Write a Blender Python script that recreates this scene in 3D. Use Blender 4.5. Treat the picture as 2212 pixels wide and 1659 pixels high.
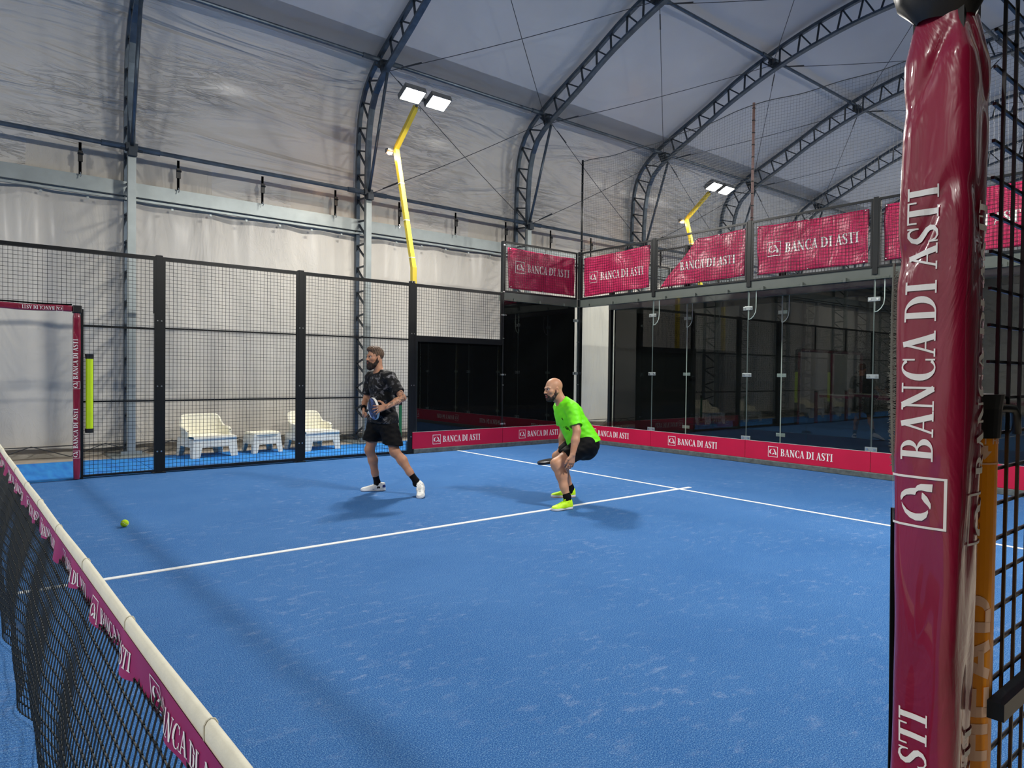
import bpy, bmesh, math, random
import numpy as np
from mathutils import Vector, Matrix
random.seed(7)
PI = math.pi
D = bpy.data
SC = bpy.context.scene
COL = SC.collection
for _o in list(D.objects):
    D.objects.remove(_o)

# ------------------------------------------------------------ camera
CAM_YAW, CAM_PIT, CAM_ROLL, CAM_F = 0.89594644, -0.01770762, 0.01178912, 1462.117
cam = D.cameras.new('camera'); camo = D.objects.new('camera', cam); COL.objects.link(camo)
fw = Vector((math.cos(CAM_PIT)*math.cos(CAM_YAW), math.cos(CAM_PIT)*math.sin(CAM_YAW), math.sin(CAM_PIT)))
rt = Vector((math.sin(CAM_YAW), -math.cos(CAM_YAW), 0)); up = rt.cross(fw)
r2 = math.cos(CAM_ROLL)*rt + math.sin(CAM_ROLL)*up; u2 = -math.sin(CAM_ROLL)*rt + math.cos(CAM_ROLL)*up
camo.matrix_world = Matrix(((r2.x, u2.x, -fw.x, -0.03381886), (r2.y, u2.y, -fw.y, -0.32419632), (r2.z, u2.z, -fw.z, 1.45294457), (0, 0, 0, 1)))
cam.sensor_fit = 'HORIZONTAL'; cam.sensor_width = 36.0; cam.lens = CAM_F/2212*36.0
cam.clip_start = 0.02; cam.clip_end = 200
SC.camera = camo

# ------------------------------------------------------------ world, exposure
w = D.worlds.new('night'); SC.world = w; w.use_nodes = True
w.node_tree.nodes['Background'].inputs[0].default_value = (0.02, 0.03, 0.06, 1)
w.node_tree.nodes['Background'].inputs[1].default_value = 0.3
SC.view_settings.view_transform = 'Standard'; SC.view_settings.look = 'None'
SC.view_settings.gamma = 1; SC.view_settings.use_curve_mapping = False
SC.view_settings.exposure = 0.1
SC.cycles.max_bounces = 9; SC.cycles.diffuse_bounces = 5; SC.cycles.glossy_bounces = 5
SC.cycles.transmission_bounces = 4; SC.cycles.transparent_max_bounces = 24
SC.cycles.sample_clamp_indirect = 6.0; SC.cycles.caustics_reflective = False; SC.cycles.caustics_refractive = False
SC.cycles.use_denoising = True

# ------------------------------------------------------------ floodlights (real lamps on the masts of both courts)
FLOOD_W = 235.0
FLOOD_COL = (1.0, 0.97, 0.90)
MASTS = [(6.15, 1), (6.15, -1), (-6.15, 1), (-6.15, -1), (14.85, 1), (14.85, -1), (27.15, 1), (27.15, -1)]
def side_y(y, s):
    return y if s > 0 else 10 - y
for mx, s in MASTS:
    for dx in (-0.25, 0.27):
        L = D.lights.new('floodlight_beam', 'AREA'); L.shape = 'RECTANGLE'; L.size = 0.36; L.size_y = 0.26
        L.energy = FLOOD_W; L.color = FLOOD_COL
        lo = D.objects.new('floodlight_beam', L); COL.objects.link(lo)
        n = Vector((0, -0.42*s, -0.9)).normalized()
        lo.location = Vector((mx+dx, side_y(9.93, s), 6.21)) + n*0.075
        lo.rotation_euler = n.to_track_quat('-Z', 'Y').to_euler()

# ------------------------------------------------------------ helpers
def lin(c):
    c = c/255.0
    return c/12.92 if c <= 0.04045 else ((c+0.055)/1.055)**2.4
def rgb(r, g, b):
    return (lin(r), lin(g), lin(b), 1)
class NT:
    def __init__(s, name):
        s.m = D.materials.new(name); s.m.use_nodes = True; s.t = s.m.node_tree
        s.t.nodes.clear(); s.out = s.t.nodes.new('ShaderNodeOutputMaterial')
    def n(s, typ, **kw):
        nd = s.t.nodes.new(typ)
        for k, v in kw.items():
            if k.startswith('_'): setattr(nd, k[1:], v)
        return nd
    def l(s, a, b): s.t.links.new(a, b)
    def coord(s, scale=(1, 1, 1), kind='Object'):
        tc = s.n('ShaderNodeTexCoord'); mp = s.n('ShaderNodeMapping')
        mp.inputs['Scale'].default_value = scale
        s.l(tc.outputs[kind], mp.inputs['Vector']); return mp.outputs[0]
    def noise(s, vec, scale, detail=3, rough=0.5, dist=0.0):
        nd = s.n('ShaderNodeTexNoise'); nd.inputs['Scale'].default_value = scale
        nd.inputs['Detail'].default_value = detail; nd.inputs['Roughness'].default_value = rough
        nd.inputs['Distortion'].default_value = dist
        s.l(vec, nd.inputs['Vector']); return nd.outputs[0]
    def ramp(s, fac, stops):
        r = s.n('ShaderNodeValToRGB'); e = r.color_ramp.elements
        while len(e) < len(stops): e.new(0.5)
        for i, (p, c) in enumerate(stops):
            e[i].position = p; e[i].color = c if len(c) == 4 else (*c, 1)
        s.l(fac, r.inputs[0]); return r.outputs[0]
    def mix(s, fac, a, b, mode='MIX'):
        m = s.n('ShaderNodeMix', _data_type='RGBA', _blend_type=mode)
        for sock, v in ((m.inputs[0], fac), (m.inputs[6], a), (m.inputs[7], b)):
            if hasattr(v, 'links') or hasattr(v, 'is_linked'): s.l(v, sock)
            else: sock.default_value = v
        return m.outputs[2]
    def bump(s, h, strength=0.3, dist=0.01):
        b = s.n('ShaderNodeBump'); b.inputs['Strength'].default_value = strength; b.inputs['Distance'].default_value = dist
        s.l(h, b.inputs['Height']); return b.outputs[0]
    def bsdf(s, col, rough=0.5, metal=0.0, normal=None, coat=0.0, coat_r=0.1, spec=0.5, emit=None, es=0):
        p = s.n('ShaderNodeBsdfPrincipled')
        if hasattr(col, 'is_linked'): s.l(col, p.inputs['Base Color'])
        else: p.inputs['Base Color'].default_value = col
        if hasattr(rough, 'is_linked'): s.l(rough, p.inputs['Roughness'])
        else: p.inputs['Roughness'].default_value = rough
        p.inputs['Metallic'].default_value = metal
        p.inputs['Specular IOR Level'].default_value = spec
        p.inputs['Coat Weight'].default_value = coat; p.inputs['Coat Roughness'].default_value = coat_r
        if normal: s.l(normal, p.inputs['Normal'])
        if emit: p.inputs['Emission Color'].default_value = emit; p.inputs['Emission Strength'].default_value = es
        s.l(p.outputs[0], s.out.inputs[0]); return p
def simple(name, col, rough=0.5, metal=0.0, var=0.15, scale=6.0, coat=0.0, coat_r=0.1, bump=0.0, bscale=60, spec=0.5, emit=None, es=0):
    k = NT(name); v = k.coord()
    n = k.noise(v, scale, 4)
    dark = tuple(c*(1-var) for c in col[:3])+(1,); lite = tuple(min(1, c*(1+var)) for c in col[:3])+(1,)
    c = k.ramp(n, [(0.3, dark), (0.7, lite)])
    nm = k.bump(k.noise(v, bscale, 3), bump, 0.005) if bump else None
    k.bsdf(c, rough, metal, nm, coat, coat_r, spec, emit, es)
    return k.m

class MB:
    """collects shapes into one mesh"""
    def __init__(s): s.v = []; s.f = []; s.mi = []; s.cur = 0
    def add(s, vs, fs):
        o = len(s.v); s.v.extend([tuple(v) for v in vs]); s.f.extend([tuple(i+o for i in f) for f in fs]); s.mi.extend([s.cur]*len(fs))
    def box(s, a, b):
        x0, y0, z0 = a; x1, y1, z1 = b
        s.add([(x0,y0,z0),(x1,y0,z0),(x1,y1,z0),(x0,y1,z0),(x0,y0,z1),(x1,y0,z1),(x1,y1,z1),(x0,y1,z1)],
              [(0,3,2,1),(4,5,6,7),(0,1,5,4),(1,2,6,5),(2,3,7,6),(3,0,4,7)])
    def cbox(s, c, sz): s.box([c[i]-sz[i]/2 for i in range(3)], [c[i]+sz[i]/2 for i in range(3)])
    def tube(s, pts, r, n=8, closed=False, upv=None, flat=None, cap=True):
        """polyline tube; r is a number or list; flat=(w,h) gives a rectangular section"""
        P = [Vector(p) for p in pts]; m = len(P); rings = []
        prev = None
        for i in range(m):
            if closed: t = P[(i+1) % m]-P[i-1]
            else: t = P[min(i+1, m-1)]-P[max(i-1, 0)]
            t.normalize()
            if prev is None:
                a = Vector(upv) if upv else (Vector((0, 0, 1)) if abs(t.z) < 0.9 else Vector((1, 0, 0)))
            else: a = prev
            b = t.cross(a)
            if b.length < 1e-6: b = t.cross(Vector((0, 1, 0)))
            b.normalize(); a = b.cross(t).normalized(); prev = a
            rr = r[i] if isinstance(r, (list, tuple)) else r
            if flat:
                w2, h2 = flat[0]/2, flat[1]/2
                ring = [P[i]+b*sx*w2+a*sy*h2 for sx, sy in ((1, 1), (-1, 1), (-1, -1), (1, -1))]
            else: ring = [P[i]+(b*math.cos(2*PI*k/n)+a*math.sin(2*PI*k/n))*rr for k in range(n)]
            rings.append(ring)
        k = len(rings[0]); vs = [p for ring in rings for p in ring]; fs = []
        for i in range(m if closed else m-1):
            j = (i+1) % m
            for q in range(k):
                fs.append((i*k+q, i*k+(q+1) % k, j*k+(q+1) % k, j*k+q))
        if not closed and cap:
            fs.append(tuple(range(k-1, -1, -1))); fs.append(tuple((m-1)*k+q for q in range(k)))
        s.add(vs, fs)
    def bar(s, a, b, w, h=None, upv=None): s.tube([a, b], 0, flat=(w, h or w), upv=upv)
    def lathe(s, prof, c=(0, 0, 0), n=24):
        vs = []; fs = []
        for r, z in prof:
            for k in range(n): vs.append((c[0]+r*math.cos(2*PI*k/n), c[1]+r*math.sin(2*PI*k/n), c[2]+z))
        for i in range(len(prof)-1):
            for k in range(n): fs.append((i*n+k, i*n+(k+1) % n, (i+1)*n+(k+1) % n, (i+1)*n+k))
        s.add(vs, fs)
    def grid(s, fn, nu, nv, closeu=False):
        vs = [fn(i/nu, j/nv) for j in range(nv+1) for i in range(nu+1)]
        fs = [(j*(nu+1)+i, j*(nu+1)+i+1, (j+1)*(nu+1)+i+1, (j+1)*(nu+1)+i) for j in range(nv) for i in range(nu)]
        s.add(vs, fs)
    def mesh(s, name, mats, smooth=False):
        me = D.meshes.new(name); me.from_pydata(s.v, [], s.f)
        for m in (mats if isinstance(mats, (list, tuple)) else [mats]): me.materials.append(m)
        if any(s.mi): me.polygons.foreach_set('material_index', s.mi)
        if smooth: me.polygons.foreach_set('use_smooth', [True]*len(s.f))
        me.update(); return me
    def obj(s, name, mats, parent=None, smooth=False, auto=None):
        return link(name, s.mesh(name, mats, smooth), parent)
def link(name, me, parent=None, mw=None):
    o = D.objects.new(name, me); COL.objects.link(o)
    if parent: o.parent = parent
    if mw is not None: o.matrix_local = mw
    return o
def tag(o, label, cat, group=None, kind=None):
    o['label'] = label; o['category'] = cat
    if group: o['group'] = group
    if kind: o['kind'] = kind
    return o
def thing(name, label, cat, loc=(0, 0, 0), rz=0, group=None):
    o = D.objects.new(name, None); COL.objects.link(o); o.empty_display_size = 0.1
    o.location = loc; o.rotation_euler = (0, 0, rz)
    return tag(o, label, cat, group)
def struct(o):
    o['kind'] = 'structure'; return o
ORD = ['first', 'second', 'third', 'fourth', 'fifth', 'sixth', 'seventh', 'eighth', 'ninth', 'tenth', 'eleventh', 'twelfth',
       'thirteenth', 'fourteenth', 'fifteenth', 'sixteenth']
def copy_tree(o, parent=None):
    c = o.copy(); COL.objects.link(c)
    if parent: c.parent = parent
    for ch in list(o.children): copy_tree(ch, c)
    return c
def bevel(o, wdt=0.01, seg=2):
    m = o.modifiers.new('bevel', 'BEVEL'); m.width = wdt; m.segments = seg; m.limit_method = 'ANGLE'; return o

# ------------------------------------------------------------ materials
M = {}
M['black_steel'] = simple('black_powder_coated_steel', rgb(15, 19, 22), 0.4, 0.0, 0.2, spec=0.35)
M['dark_steel'] = simple('dark_grey_steel', rgb(46, 54, 56), 0.4, 0.3, 0.2)
M['wire'] = simple('black_fence_wire', rgb(14, 20, 25), 0.4, 0.0, 0.1, spec=0.4)
M['galv'] = simple('galvanised_steel', rgb(158, 166, 166), 0.42, 0.6, 0.08, 5)
M['truss'] = simple('dull_galvanised_truss', rgb(84, 96, 108), 0.36, 0.65, 0.25, 7)
M['lattice'] = simple('dull_lattice_bar', rgb(58, 66, 74), 0.5, 0.5, 0.2, 7)
M['steel'] = simple('bright_stainless', rgb(190, 195, 195), 0.25, 0.9, 0.1)
M['crimson'] = simple('crimson_sponsor_board', rgb(190, 20, 62), 0.42, 0, 0.06, 3, spec=0.4)
M['white_ink'] = simple('white_print', rgb(238, 236, 232), 0.5, 0, 0.03)
M['black_fabric'] = simple('black_sheeting', rgb(5, 6, 7), 0.9, 0, 0.2, spec=0.1)
M['rope'] = simple('dark_rope', rgb(40, 44, 50), 0.7)
M['cable'] = simple('steel_cable', rgb(60, 64, 70), 0.5, 0.5)
M['black_plastic'] = simple('black_plastic', rgb(18, 19, 20), 0.4)
M['yellow_paint'] = simple('yellow_mast_paint', rgb(226, 200, 60), 0.4, 0, 0.06, 3)
M['white_plastic'] = simple('white_moulded_plastic', rgb(236, 234, 222), 0.45, 0, 0.03, bump=0.0)
M['orange'] = simple('orange_tube_plastic', rgb(255, 158, 20), 0.35, 0, 0.06)
M['lime'] = simple('lime_tube_plastic', rgb(190, 225, 20), 0.4, 0, 0.06)
M['line_white'] = simple('white_line_turf', rgb(225, 228, 228), 0.9, 0, 0.06, 40)
M['beam'] = simple('grey_painted_beam', rgb(84, 90, 86), 0.45, 0.2, 0.08, 4)
M['kerb'] = simple('grey_weathered_kerb', rgb(96, 102, 100), 0.55, 0.3, 0.3, 14, bump=0.2)
M['concrete'] = simple('pale_concrete_floor', rgb(165, 155, 142), 0.9, 0, 0.15, 5, bump=0.2)
M['lens'] = simple('lit_flood_lens', rgb(255, 255, 250), 0.3, 0, 0.0, emit=(1, 0.98, 0.9, 1), es=30)
M['amber'] = simple('lit_amber_lamp', rgb(255, 200, 140), 0.3, 0, 0.0, emit=(1, 0.55, 0.22, 1), es=28)
M['housing'] = simple('grey_lamp_housing', rgb(110, 112, 112), 0.4, 0.4)
M['net_pole'] = simple('rusty_brown_pole', rgb(120, 96, 92), 0.6, 0.2)
M['tape'] = simple('off_white_net_tape', rgb(224, 220, 200), 0.7, 0, 0.05, 20, bump=0.15, bscale=200)
M['net'] = simple('black_net_cord', rgb(14, 20, 18), 0.6, 0, 0.2)
M['ball'] = simple('yellow_ball_felt', rgb(190, 225, 30), 0.95, 0, 0.1, 60, bump=0.4, bscale=300)

# glass: thin clear pane with a Schlick reflection, the same for every ray
k = NT('clear_toughened_glass')
g = k.n('ShaderNodeNewGeometry'); dt = k.n('ShaderNodeVectorMath', _operation='DOT_PRODUCT')
k.l(g.outputs['Incoming'], dt.inputs[0]); k.l(g.outputs['Normal'], dt.inputs[1])
ab = k.n('ShaderNodeMath', _operation='ABSOLUTE'); k.l(dt.outputs['Value'], ab.inputs[0])
om = k.n('ShaderNodeMath', _operation='SUBTRACT'); om.inputs[0].default_value = 1; k.l(ab.outputs[0], om.inputs[1])
pw = k.n('ShaderNodeMath', _operation='POWER'); k.l(om.outputs[0], pw.inputs[0]); pw.inputs[1].default_value = 5
ma = k.n('ShaderNodeMath', _operation='MULTIPLY_ADD'); k.l(pw.outputs[0], ma.inputs[0]); ma.inputs[1].default_value = 0.95; ma.inputs[2].default_value = 0.045
tr = k.n('ShaderNodeBsdfTransparent'); tr.inputs[0].default_value = (0.93, 0.97, 0.95, 1)
gl = k.n('ShaderNodeBsdfGlossy'); gl.inputs['Roughness'].default_value = 0.0; gl.inputs[0].default_value = (1, 1, 1, 1)
mx = k.n('ShaderNodeMixShader'); k.l(ma.outputs[0], mx.inputs[0]); k.l(tr.outputs[0], mx.inputs[1]); k.l(gl.outputs[0], mx.inputs[2])
k.l(mx.outputs[0], k.out.inputs[0]); M['glass'] = k.m
M['glass_edge_dim'] = simple('dull_glass_edge', rgb(105, 118, 116), 0.35, 0, 0.1)
M['glass_edge'] = simple('bright_polished_glass_edge', rgb(205, 215, 210), 0.3, 0, 0.1)

# turf
k = NT('blue_artificial_turf'); v = k.coord()
n1 = k.noise(v, 190, 2, 0.6); n2 = k.noise(v, 1.3, 5, 0.6); n3 = k.noise(k.coord((1.0, 1.8, 1)), 7.5, 8, 0.75, 0.2)
fine = k.ramp(n1, [(0.34, rgb(16, 56, 114)), (0.5, rgb(44, 98, 158)), (0.68, rgb(122, 164, 200))])
big = k.ramp(n2, [(0.35, rgb(44, 94, 158)), (0.65, rgb(68, 114, 174))])
c1 = k.mix(0.30, fine, big)
dust = k.ramp(n3, [(0.53, (0, 0, 0, 1)), (0.76, (0.75, 0.75, 0.75, 1))])
pt = k.ramp(k.noise(v, 0.9, 3), [(0.38, (0.12, 0.12, 0.12, 1)), (0.62, (1, 1, 1, 1))]); dust = k.mix(1.0, dust, pt, 'MULTIPLY')
dn = k.noise(v, 90, 3, 0.7); dm = k.mix(1.0, dust, k.ramp(dn, [(0.35, (0.1, 0.1, 0.1, 1)), (0.65, (1, 1, 1, 1))]), 'MULTIPLY')
c2 = k.mix(dm, c1, rgb(168, 182, 206))
k.bsdf(c2, 0.95, 0, k.bump(n1, 0.6, 0.004), spec=0.15); M['turf'] = k.m
k = NT('bright_blue_mat'); v = k.coord()
n2 = k.noise(k.coord((6, 0.7, 1)), 2.0, 4)
c = k.ramp(n2, [(0.30, rgb(30, 112, 200)), (0.70, rgb(48, 142, 214))])
k.bsdf(c, 0.75, 0, k.bump(k.noise(v, 80, 3), 0.2, 0.004), spec=0.3); M['mat'] = k.m

# tent membrane and wall curtains
def membrane(name, a, b, rough, coat, wr, ws, bs, bd, sc=(1, 1, 1), crease=0.22):
    k = NT(name); v = k.coord()
    n = k.noise(v, 0.7, 4)
    c = k.ramp(n, [(0.3, a), (0.7, b)])
    w1 = k.noise(k.coord(sc), ws, 3, 0.5, 1.4)
    rg = k.ramp(w1, [(0.30, (0, 0, 0, 1)), (0.48, (1, 1, 1, 1)), (0.52, (1, 1, 1, 1)), (0.7, (0, 0, 0, 1))])
    w2 = k.noise(k.coord((sc[0]*1.2, sc[1]*1.6, sc[2]*1.6)), ws*3.2, 4, 0.55, 2.2)
    r2_ = k.ramp(w2, [(0.44, (0, 0, 0, 1)), (0.5, (1, 1, 1, 1)), (0.56, (0, 0, 0, 1))])
    ms = k.ramp(k.noise(k.coord(), 0.45, 2), [(0.45, (0.08, 0.08, 0.08, 1)), (0.62, (0.9, 0.9, 0.9, 1))])
    r3_ = k.mix(1.0, r2_, ms, 'MULTIPLY'); rg = k.mix(crease, rg, r3_, 'ADD')
    k.bsdf(c, rough, 0, k.bump(rg, bs, bd), coat=coat, coat_r=wr, spec=0.4)
    return k.m
M['membrane'] = membrane('translucent_white_pvc_membrane', rgb(210, 207, 201), rgb(221, 218, 212), 0.48, 0.25, 0.2, 0.8, 0.9, 0.07, (0.35, 1.2, 1.6))
M['roof'] = membrane('smooth_white_roof_membrane', rgb(204, 205, 207), rgb(214, 215, 217), 0.48, 0.2, 0.25, 0.5, 0.25, 0.05, (0.35, 1, 1), 0.0)
M['curtain'] = membrane('white_pvc_wall_curtain', rgb(200, 195, 185), rgb(213, 208, 198), 0.5, 0.15, 0.2, 0.9, 0.3, 0.05, (1.6, 1, 0.4))
M['pad'] = None
k = NT('glossy_crimson_pvc_pad'); v = k.coord()
wn = k.noise(k.coord((14, 14, 5)), 1.0, 4, 0.55, 1.2)
c = k.ramp(k.noise(v, 4, 3), [(0.3, rgb(126, 16, 46)), (0.7, rgb(150, 24, 60))])
k.bsdf(c, 0.32, 0, k.bump(wn, 0.55, 0.012), coat=1.0, coat_r=0.05, spec=0.5); M['pad'] = k.m
k = NT('crimson_mesh_banner'); v = k.coord()
fold = k.noise(k.coord((1.3, 1.3, 0.9)), 2.2, 4, 0.5, 1.5)
c = k.ramp(fold, [(0.3, rgb(172, 28, 76)), (0.7, rgb(194, 48, 94))])
k.bsdf(c, 0.38, 0, k.bump(fold, 0.7, 0.05), spec=0.5); M['banner'] = k.m
k = NT('magenta_net_band'); v = k.coord()
c = k.ramp(k.noise(v, 3, 3), [(0.3, rgb(142, 26, 80)), (0.7, rgb(160, 38, 96))])
k.bsdf(c, 0.45, 0, spec=0.4); M['band'] = k.m
# ------------------------------------------------------------ tent shell
def catmull(pts, n=6):
    P = [np.array(p, float) for p in pts]; out = []
    for i in range(len(P)-1):
        p0 = P[max(i-1, 0)]; p1 = P[i]; p2 = P[i+1]; p3 = P[min(i+2, len(P)-1)]
        for k in range(n):
            t = k/n
            out.append(0.5*((2*p1)+(-p0+p2)*t+(2*p0-5*p1+4*p2-p3)*t*t+(-p0+3*p1-3*p2+p3)*t**3))
    out.append(P[-1]); return out
IN_ = [(12.13, 0), (12.13, 2.6), (12.13, 4.9), (12.12, 5.6), (12.05, 6.3), (11.83, 6.85), (11.35, 7.2), (10.5, 7.6), (9.4, 8.14), (8.0, 8.62), (6.5, 8.9), (5, 8.98)]
OU_ = [(12.57, 0), (12.57, 2.6), (12.57, 5.0), (12.56, 5.8), (12.48, 6.6), (12.22, 7.12), (11.7, 7.5), (11.0, 7.83), (10.0, 8.26), (9.0, 8.72), (7.7, 9.12), (6.3, 9.36), (5, 9.42)]
def resample(p, step):
    p = [np.array(q) for q in p]; L = [0]
    for a, b in zip(p, p[1:]): L.append(L[-1]+np.linalg.norm(b-a))
    n = max(2, int(round(L[-1]/step))); out = []
    for s in np.linspace(0, L[-1], n+1):
        i = min(len(p)-2, max(0, np.searchsorted(L, s)-1)); t = (s-L[i])/(L[i+1]-L[i]); out.append(p[i]*(1-t)+p[i+1]*t)
    return out
IN_S = resample(catmull(IN_), 0.3); OU_S = resample(catmull(OU_), 0.3)
def full(p): return p + [np.array((10-q[0], q[1])) for q in p[-2::-1]]
X0, X1 = -12.6, 33.4
ARCH_X = [-10.5, -6.35, -2.17, 2.0, 6.17, 10.35, 14.55, 18.75, 22.9, 27.1, 31.3]

# upper membrane: follows the arches, sagging slightly inwards between them
prof = [np.array(q) for q in full(OU_S) if q[1] > 4.2]
def mem(lo, hi):
    idx = [i for i, q in enumerate(prof) if lo(q)]
    m = MB(); xs = np.arange(X0, X1+0.01, 0.35); pr = [prof[i] for i in range(min(idx), max(idx)+1)]
    vs = []; c = np.array((5, 5.0))
    for x in xs:
        d = min(abs(x-a) for a in ARCH_X)/2.1
        for q in pr:
            dirn = (c-q)/np.linalg.norm(c-q)
            off = -0.12 + 0.07*math.sin(min(1, d)*PI/2)**2
            p = q + dirn*off
            vs.append((x, p[0], p[1]))
    k = len(pr)
    fs = [(i*k+j, i*k+j+1, (i+1)*k+j+1, (i+1)*k+j) for i in range(len(xs)-1) for j in range(k-1)]
    m.add(vs, fs); return m
struct(mem(lambda q: q[1] > 7.45, 0).obj('ceiling', M['roof'], smooth=True))
struct(mem(lambda q: q[0] > 5 and q[1] <= 7.75, 0).obj('wall_far', M['membrane'], smooth=True))
struct(mem(lambda q: q[0] < 5 and q[1] <= 7.75, 0).obj('wall_near', M['membrane'], smooth=True))
for nm, x in (('wall_left', X0), ('wall_right', X1)):
    m = MB(); ring = [(x, q[0], q[1]) for q in full(OU_S)]
    m.add(ring, [tuple(range(len(ring)))]); struct(m.obj(nm, M['membrane']))
# ground
m = MB(); m.box((X0-0.5, -3.2, -0.12), (X1+0.5, 13.2, -0.012)); struct(m.obj('floor', M['concrete']))
m = MB(); m.box((-10, 0, -0.012), (10, 10, 0.0)); struct(m.obj('floor_court_turf', M['turf']))
m = MB(); m.box((11.0, 0, -0.012), (31, 10, 0.0)); struct(m.obj('floor_second_court_turf', M['turf']))
# lines of the court: service lines, centre line
LW = 0.05
for i, (a, b) in enumerate([((6.925, 0.02), (6.975, 9.98)), ((-6.975, 0.02), (-6.925, 9.98)), ((-7.15, 4.975), (7.17, 5.025))]):
    m = MB(); z = 0.003 + 0.001*i
    m.box((a[0], a[1], 0.0), (b[0], b[1], z)); struct(m.obj('trim_%d' % (i+1), M['line_white']))
# blue mats between the court and the tent wall
for i, x in enumerate(np.arange(-12, 14, 2.0)):
    m = MB(); m.box((x, 10.07, -0.012), (x+1.99, 12.0, 0.001+0.002*(i % 2)))
    o = m.obj('floor_mat', M['mat'])
    tag(o, 'bright blue floor mat outside the far fence, %s from the left end of the row' % ORD[i], 'mat', 'blue mats beyond the far fence')

# arches
AL = {-10.5: 'steel lattice arch nearest the left end of the tent', -6.35: 'steel lattice arch beyond the far half of the court', -2.17: 'steel lattice arch just left of the net',
      2.0: 'grey lattice arch at the left of the photo, rising almost straight', 6.17: 'grey lattice arch behind the standing player and the near yellow mast',
      10.35: 'grey lattice arch over the back corner of the court', 14.55: 'grey lattice arch just beyond the corner of the safety net',
      18.75: 'grey lattice arch behind the distant floodlights', 22.9: 'grey lattice arch deep in the tent, sixth counted from the left of the photo',
      27.1: 'grey lattice arch second from the far end of the tent', 31.3: 'grey lattice arch closest to the far end wall'}
def arch_parts():
    r = {}
    for side in (1,):
        pass
    m = MB(); m.tube([(0, q[0], q[1]) for q in full(IN_S)], 0, flat=(0.115, 0.05), upv=(0, -1, 0)); r['inner_chord'] = m
    m = MB(); m.tube([(0, q[0], q[1]) for q in full(OU_S)], 0, flat=(0.075, 0.075), upv=(0, -1, 0)); r['outer_chord'] = m
    a = resample(IN_S, 0.46); b = resample(OU_S, 0.46); n = min(len(a), len(b)); a = resample(IN_S, 9999) and [np.array(q) for q in a]
    La = resample(IN_S, 0.05); Lb = resample(OU_S, 0.05); N = 31
    def at(Lx, t): return Lx[min(len(Lx)-1, int(t*(len(Lx)-1)))]
    for sgn in (1, -1):
        m = MB()
        f = (lambda q: (0, q[0], q[1])) if sgn > 0 else (lambda q: (0, 10-q[0], q[1]))
        for i in range(N):
            t0 = i/N; t1 = (i+0.78)/N; t2 = (i+1)/N
            m.bar(f(at(La, t0)), f(at(Lb, (t0+t1)/2)), 0.03, 0.035, (1, 0, 0))
            m.bar(f(at(Lb, (t0+t1)/2)), f(at(La, t1)), 0.03, 0.035, (1, 0, 0))
        r['web' if sgn > 0 else 'web2'] = m
    m = MB(); m.tube([(0.0, 12.05, 5.02), (0.0, 11.33, 7.12)], 0.03, 8); r['knee_brace'] = m
    m = MB(); m.tube([(0.0, -2.05, 5.02), (0.0, -1.33, 7.12)], 0.03, 8); r['knee_brace2'] = m
    for nm, yy in (('column', 1), ('column2', -1)):
        m = MB(); y = lambda v: v if yy > 0 else 10-v
        ys = sorted((y(12.05), y(12.13)))
        m.box((-0.058, ys[0], 0.02), (0.058, ys[1], 4.86)); r[nm] = m
    for nm, yy in (('base_plate', 1), ('base_plate2', -1)):
        m = MB(); ys = sorted(((11.85), (12.75))) if yy > 0 else (-2.75, -1.85)
        m.box((-0.28, ys[0], -0.012), (0.28, ys[1], 0.02)); m.cbox((0, ys[0]+0.22, 0.05), (0.3, 0.06, 0.1)); r[nm] = m
    for nm, (yy, zz) in (('joint_plate', (12.1, 5.0)), ('joint_plate2', (11.52, 7.33)), ('joint_plate3', (8.35, 8.72)), ('joint_plate4', (-2.1, 5.0)), ('joint_plate5', (-1.52, 7.33)), ('joint_plate6', (1.65, 8.72))):
        m = MB(); m.cbox((0, yy, zz), (0.17, 0.1, 0.12)); m.tube([(-0.16, yy, zz-0.04), (0.16, yy, zz-0.04)], 0.022, 8); m.cbox((0, yy+(-0.09 if yy > 5 else 0.09), zz-0.1), (0.12, 0.1, 0.12)); r[nm] = m
    return r
matfor = lambda n: M['galv'] if n.startswith('column') or n.startswith('base') else (M['lattice'] if n.startswith('web') or n.startswith('joint') else M['truss'])
ap = {kk: (mm.mesh(kk, matfor(kk), smooth=kk.startswith('knee'))) for kk, mm in arch_parts().items()}
for x in ARCH_X:
    t = thing('truss_arch', AL[x], 'arch', (x, 0, 0), 0, 'lattice arches carrying the tent')
    for kk, me in ap.items(): link(kk.rstrip('0123456789'), me, t)
# purlins
PUR = [(12.13, 5.0, 'long steel tube at eaves height along the far wall'), (11.52, 7.4, 'long steel tube where the far wall bends into the roof'),
       (8.35, 8.8, 'long steel tube under the far roof slope'), (5.0, 9.2, 'long steel ridge tube at the top of the roof'),
       (1.65, 8.8, 'long steel tube under the near roof slope'), (-1.52, 7.4, 'long steel tube where the near wall bends into the roof'), (-2.13, 5.0, 'long steel tube at eaves height along the near wall')]
for y, z, lb in PUR:
    m = MB(); m.tube([(X0+0.05, y, z), (X1-0.05, y, z)], 0.036, 10)
    for x in ARCH_X:
        for s in (-1, 1):
            if X0 < x+s*0.3 < X1: m.tube([(x+s*0.09, y, z), (x+s*0.42, y, z)], 0.05, 8)
    tag(m.obj('roof_tube', M['truss'], smooth=False), lb, 'steel tube', 'long tubes joining the arches')
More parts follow.
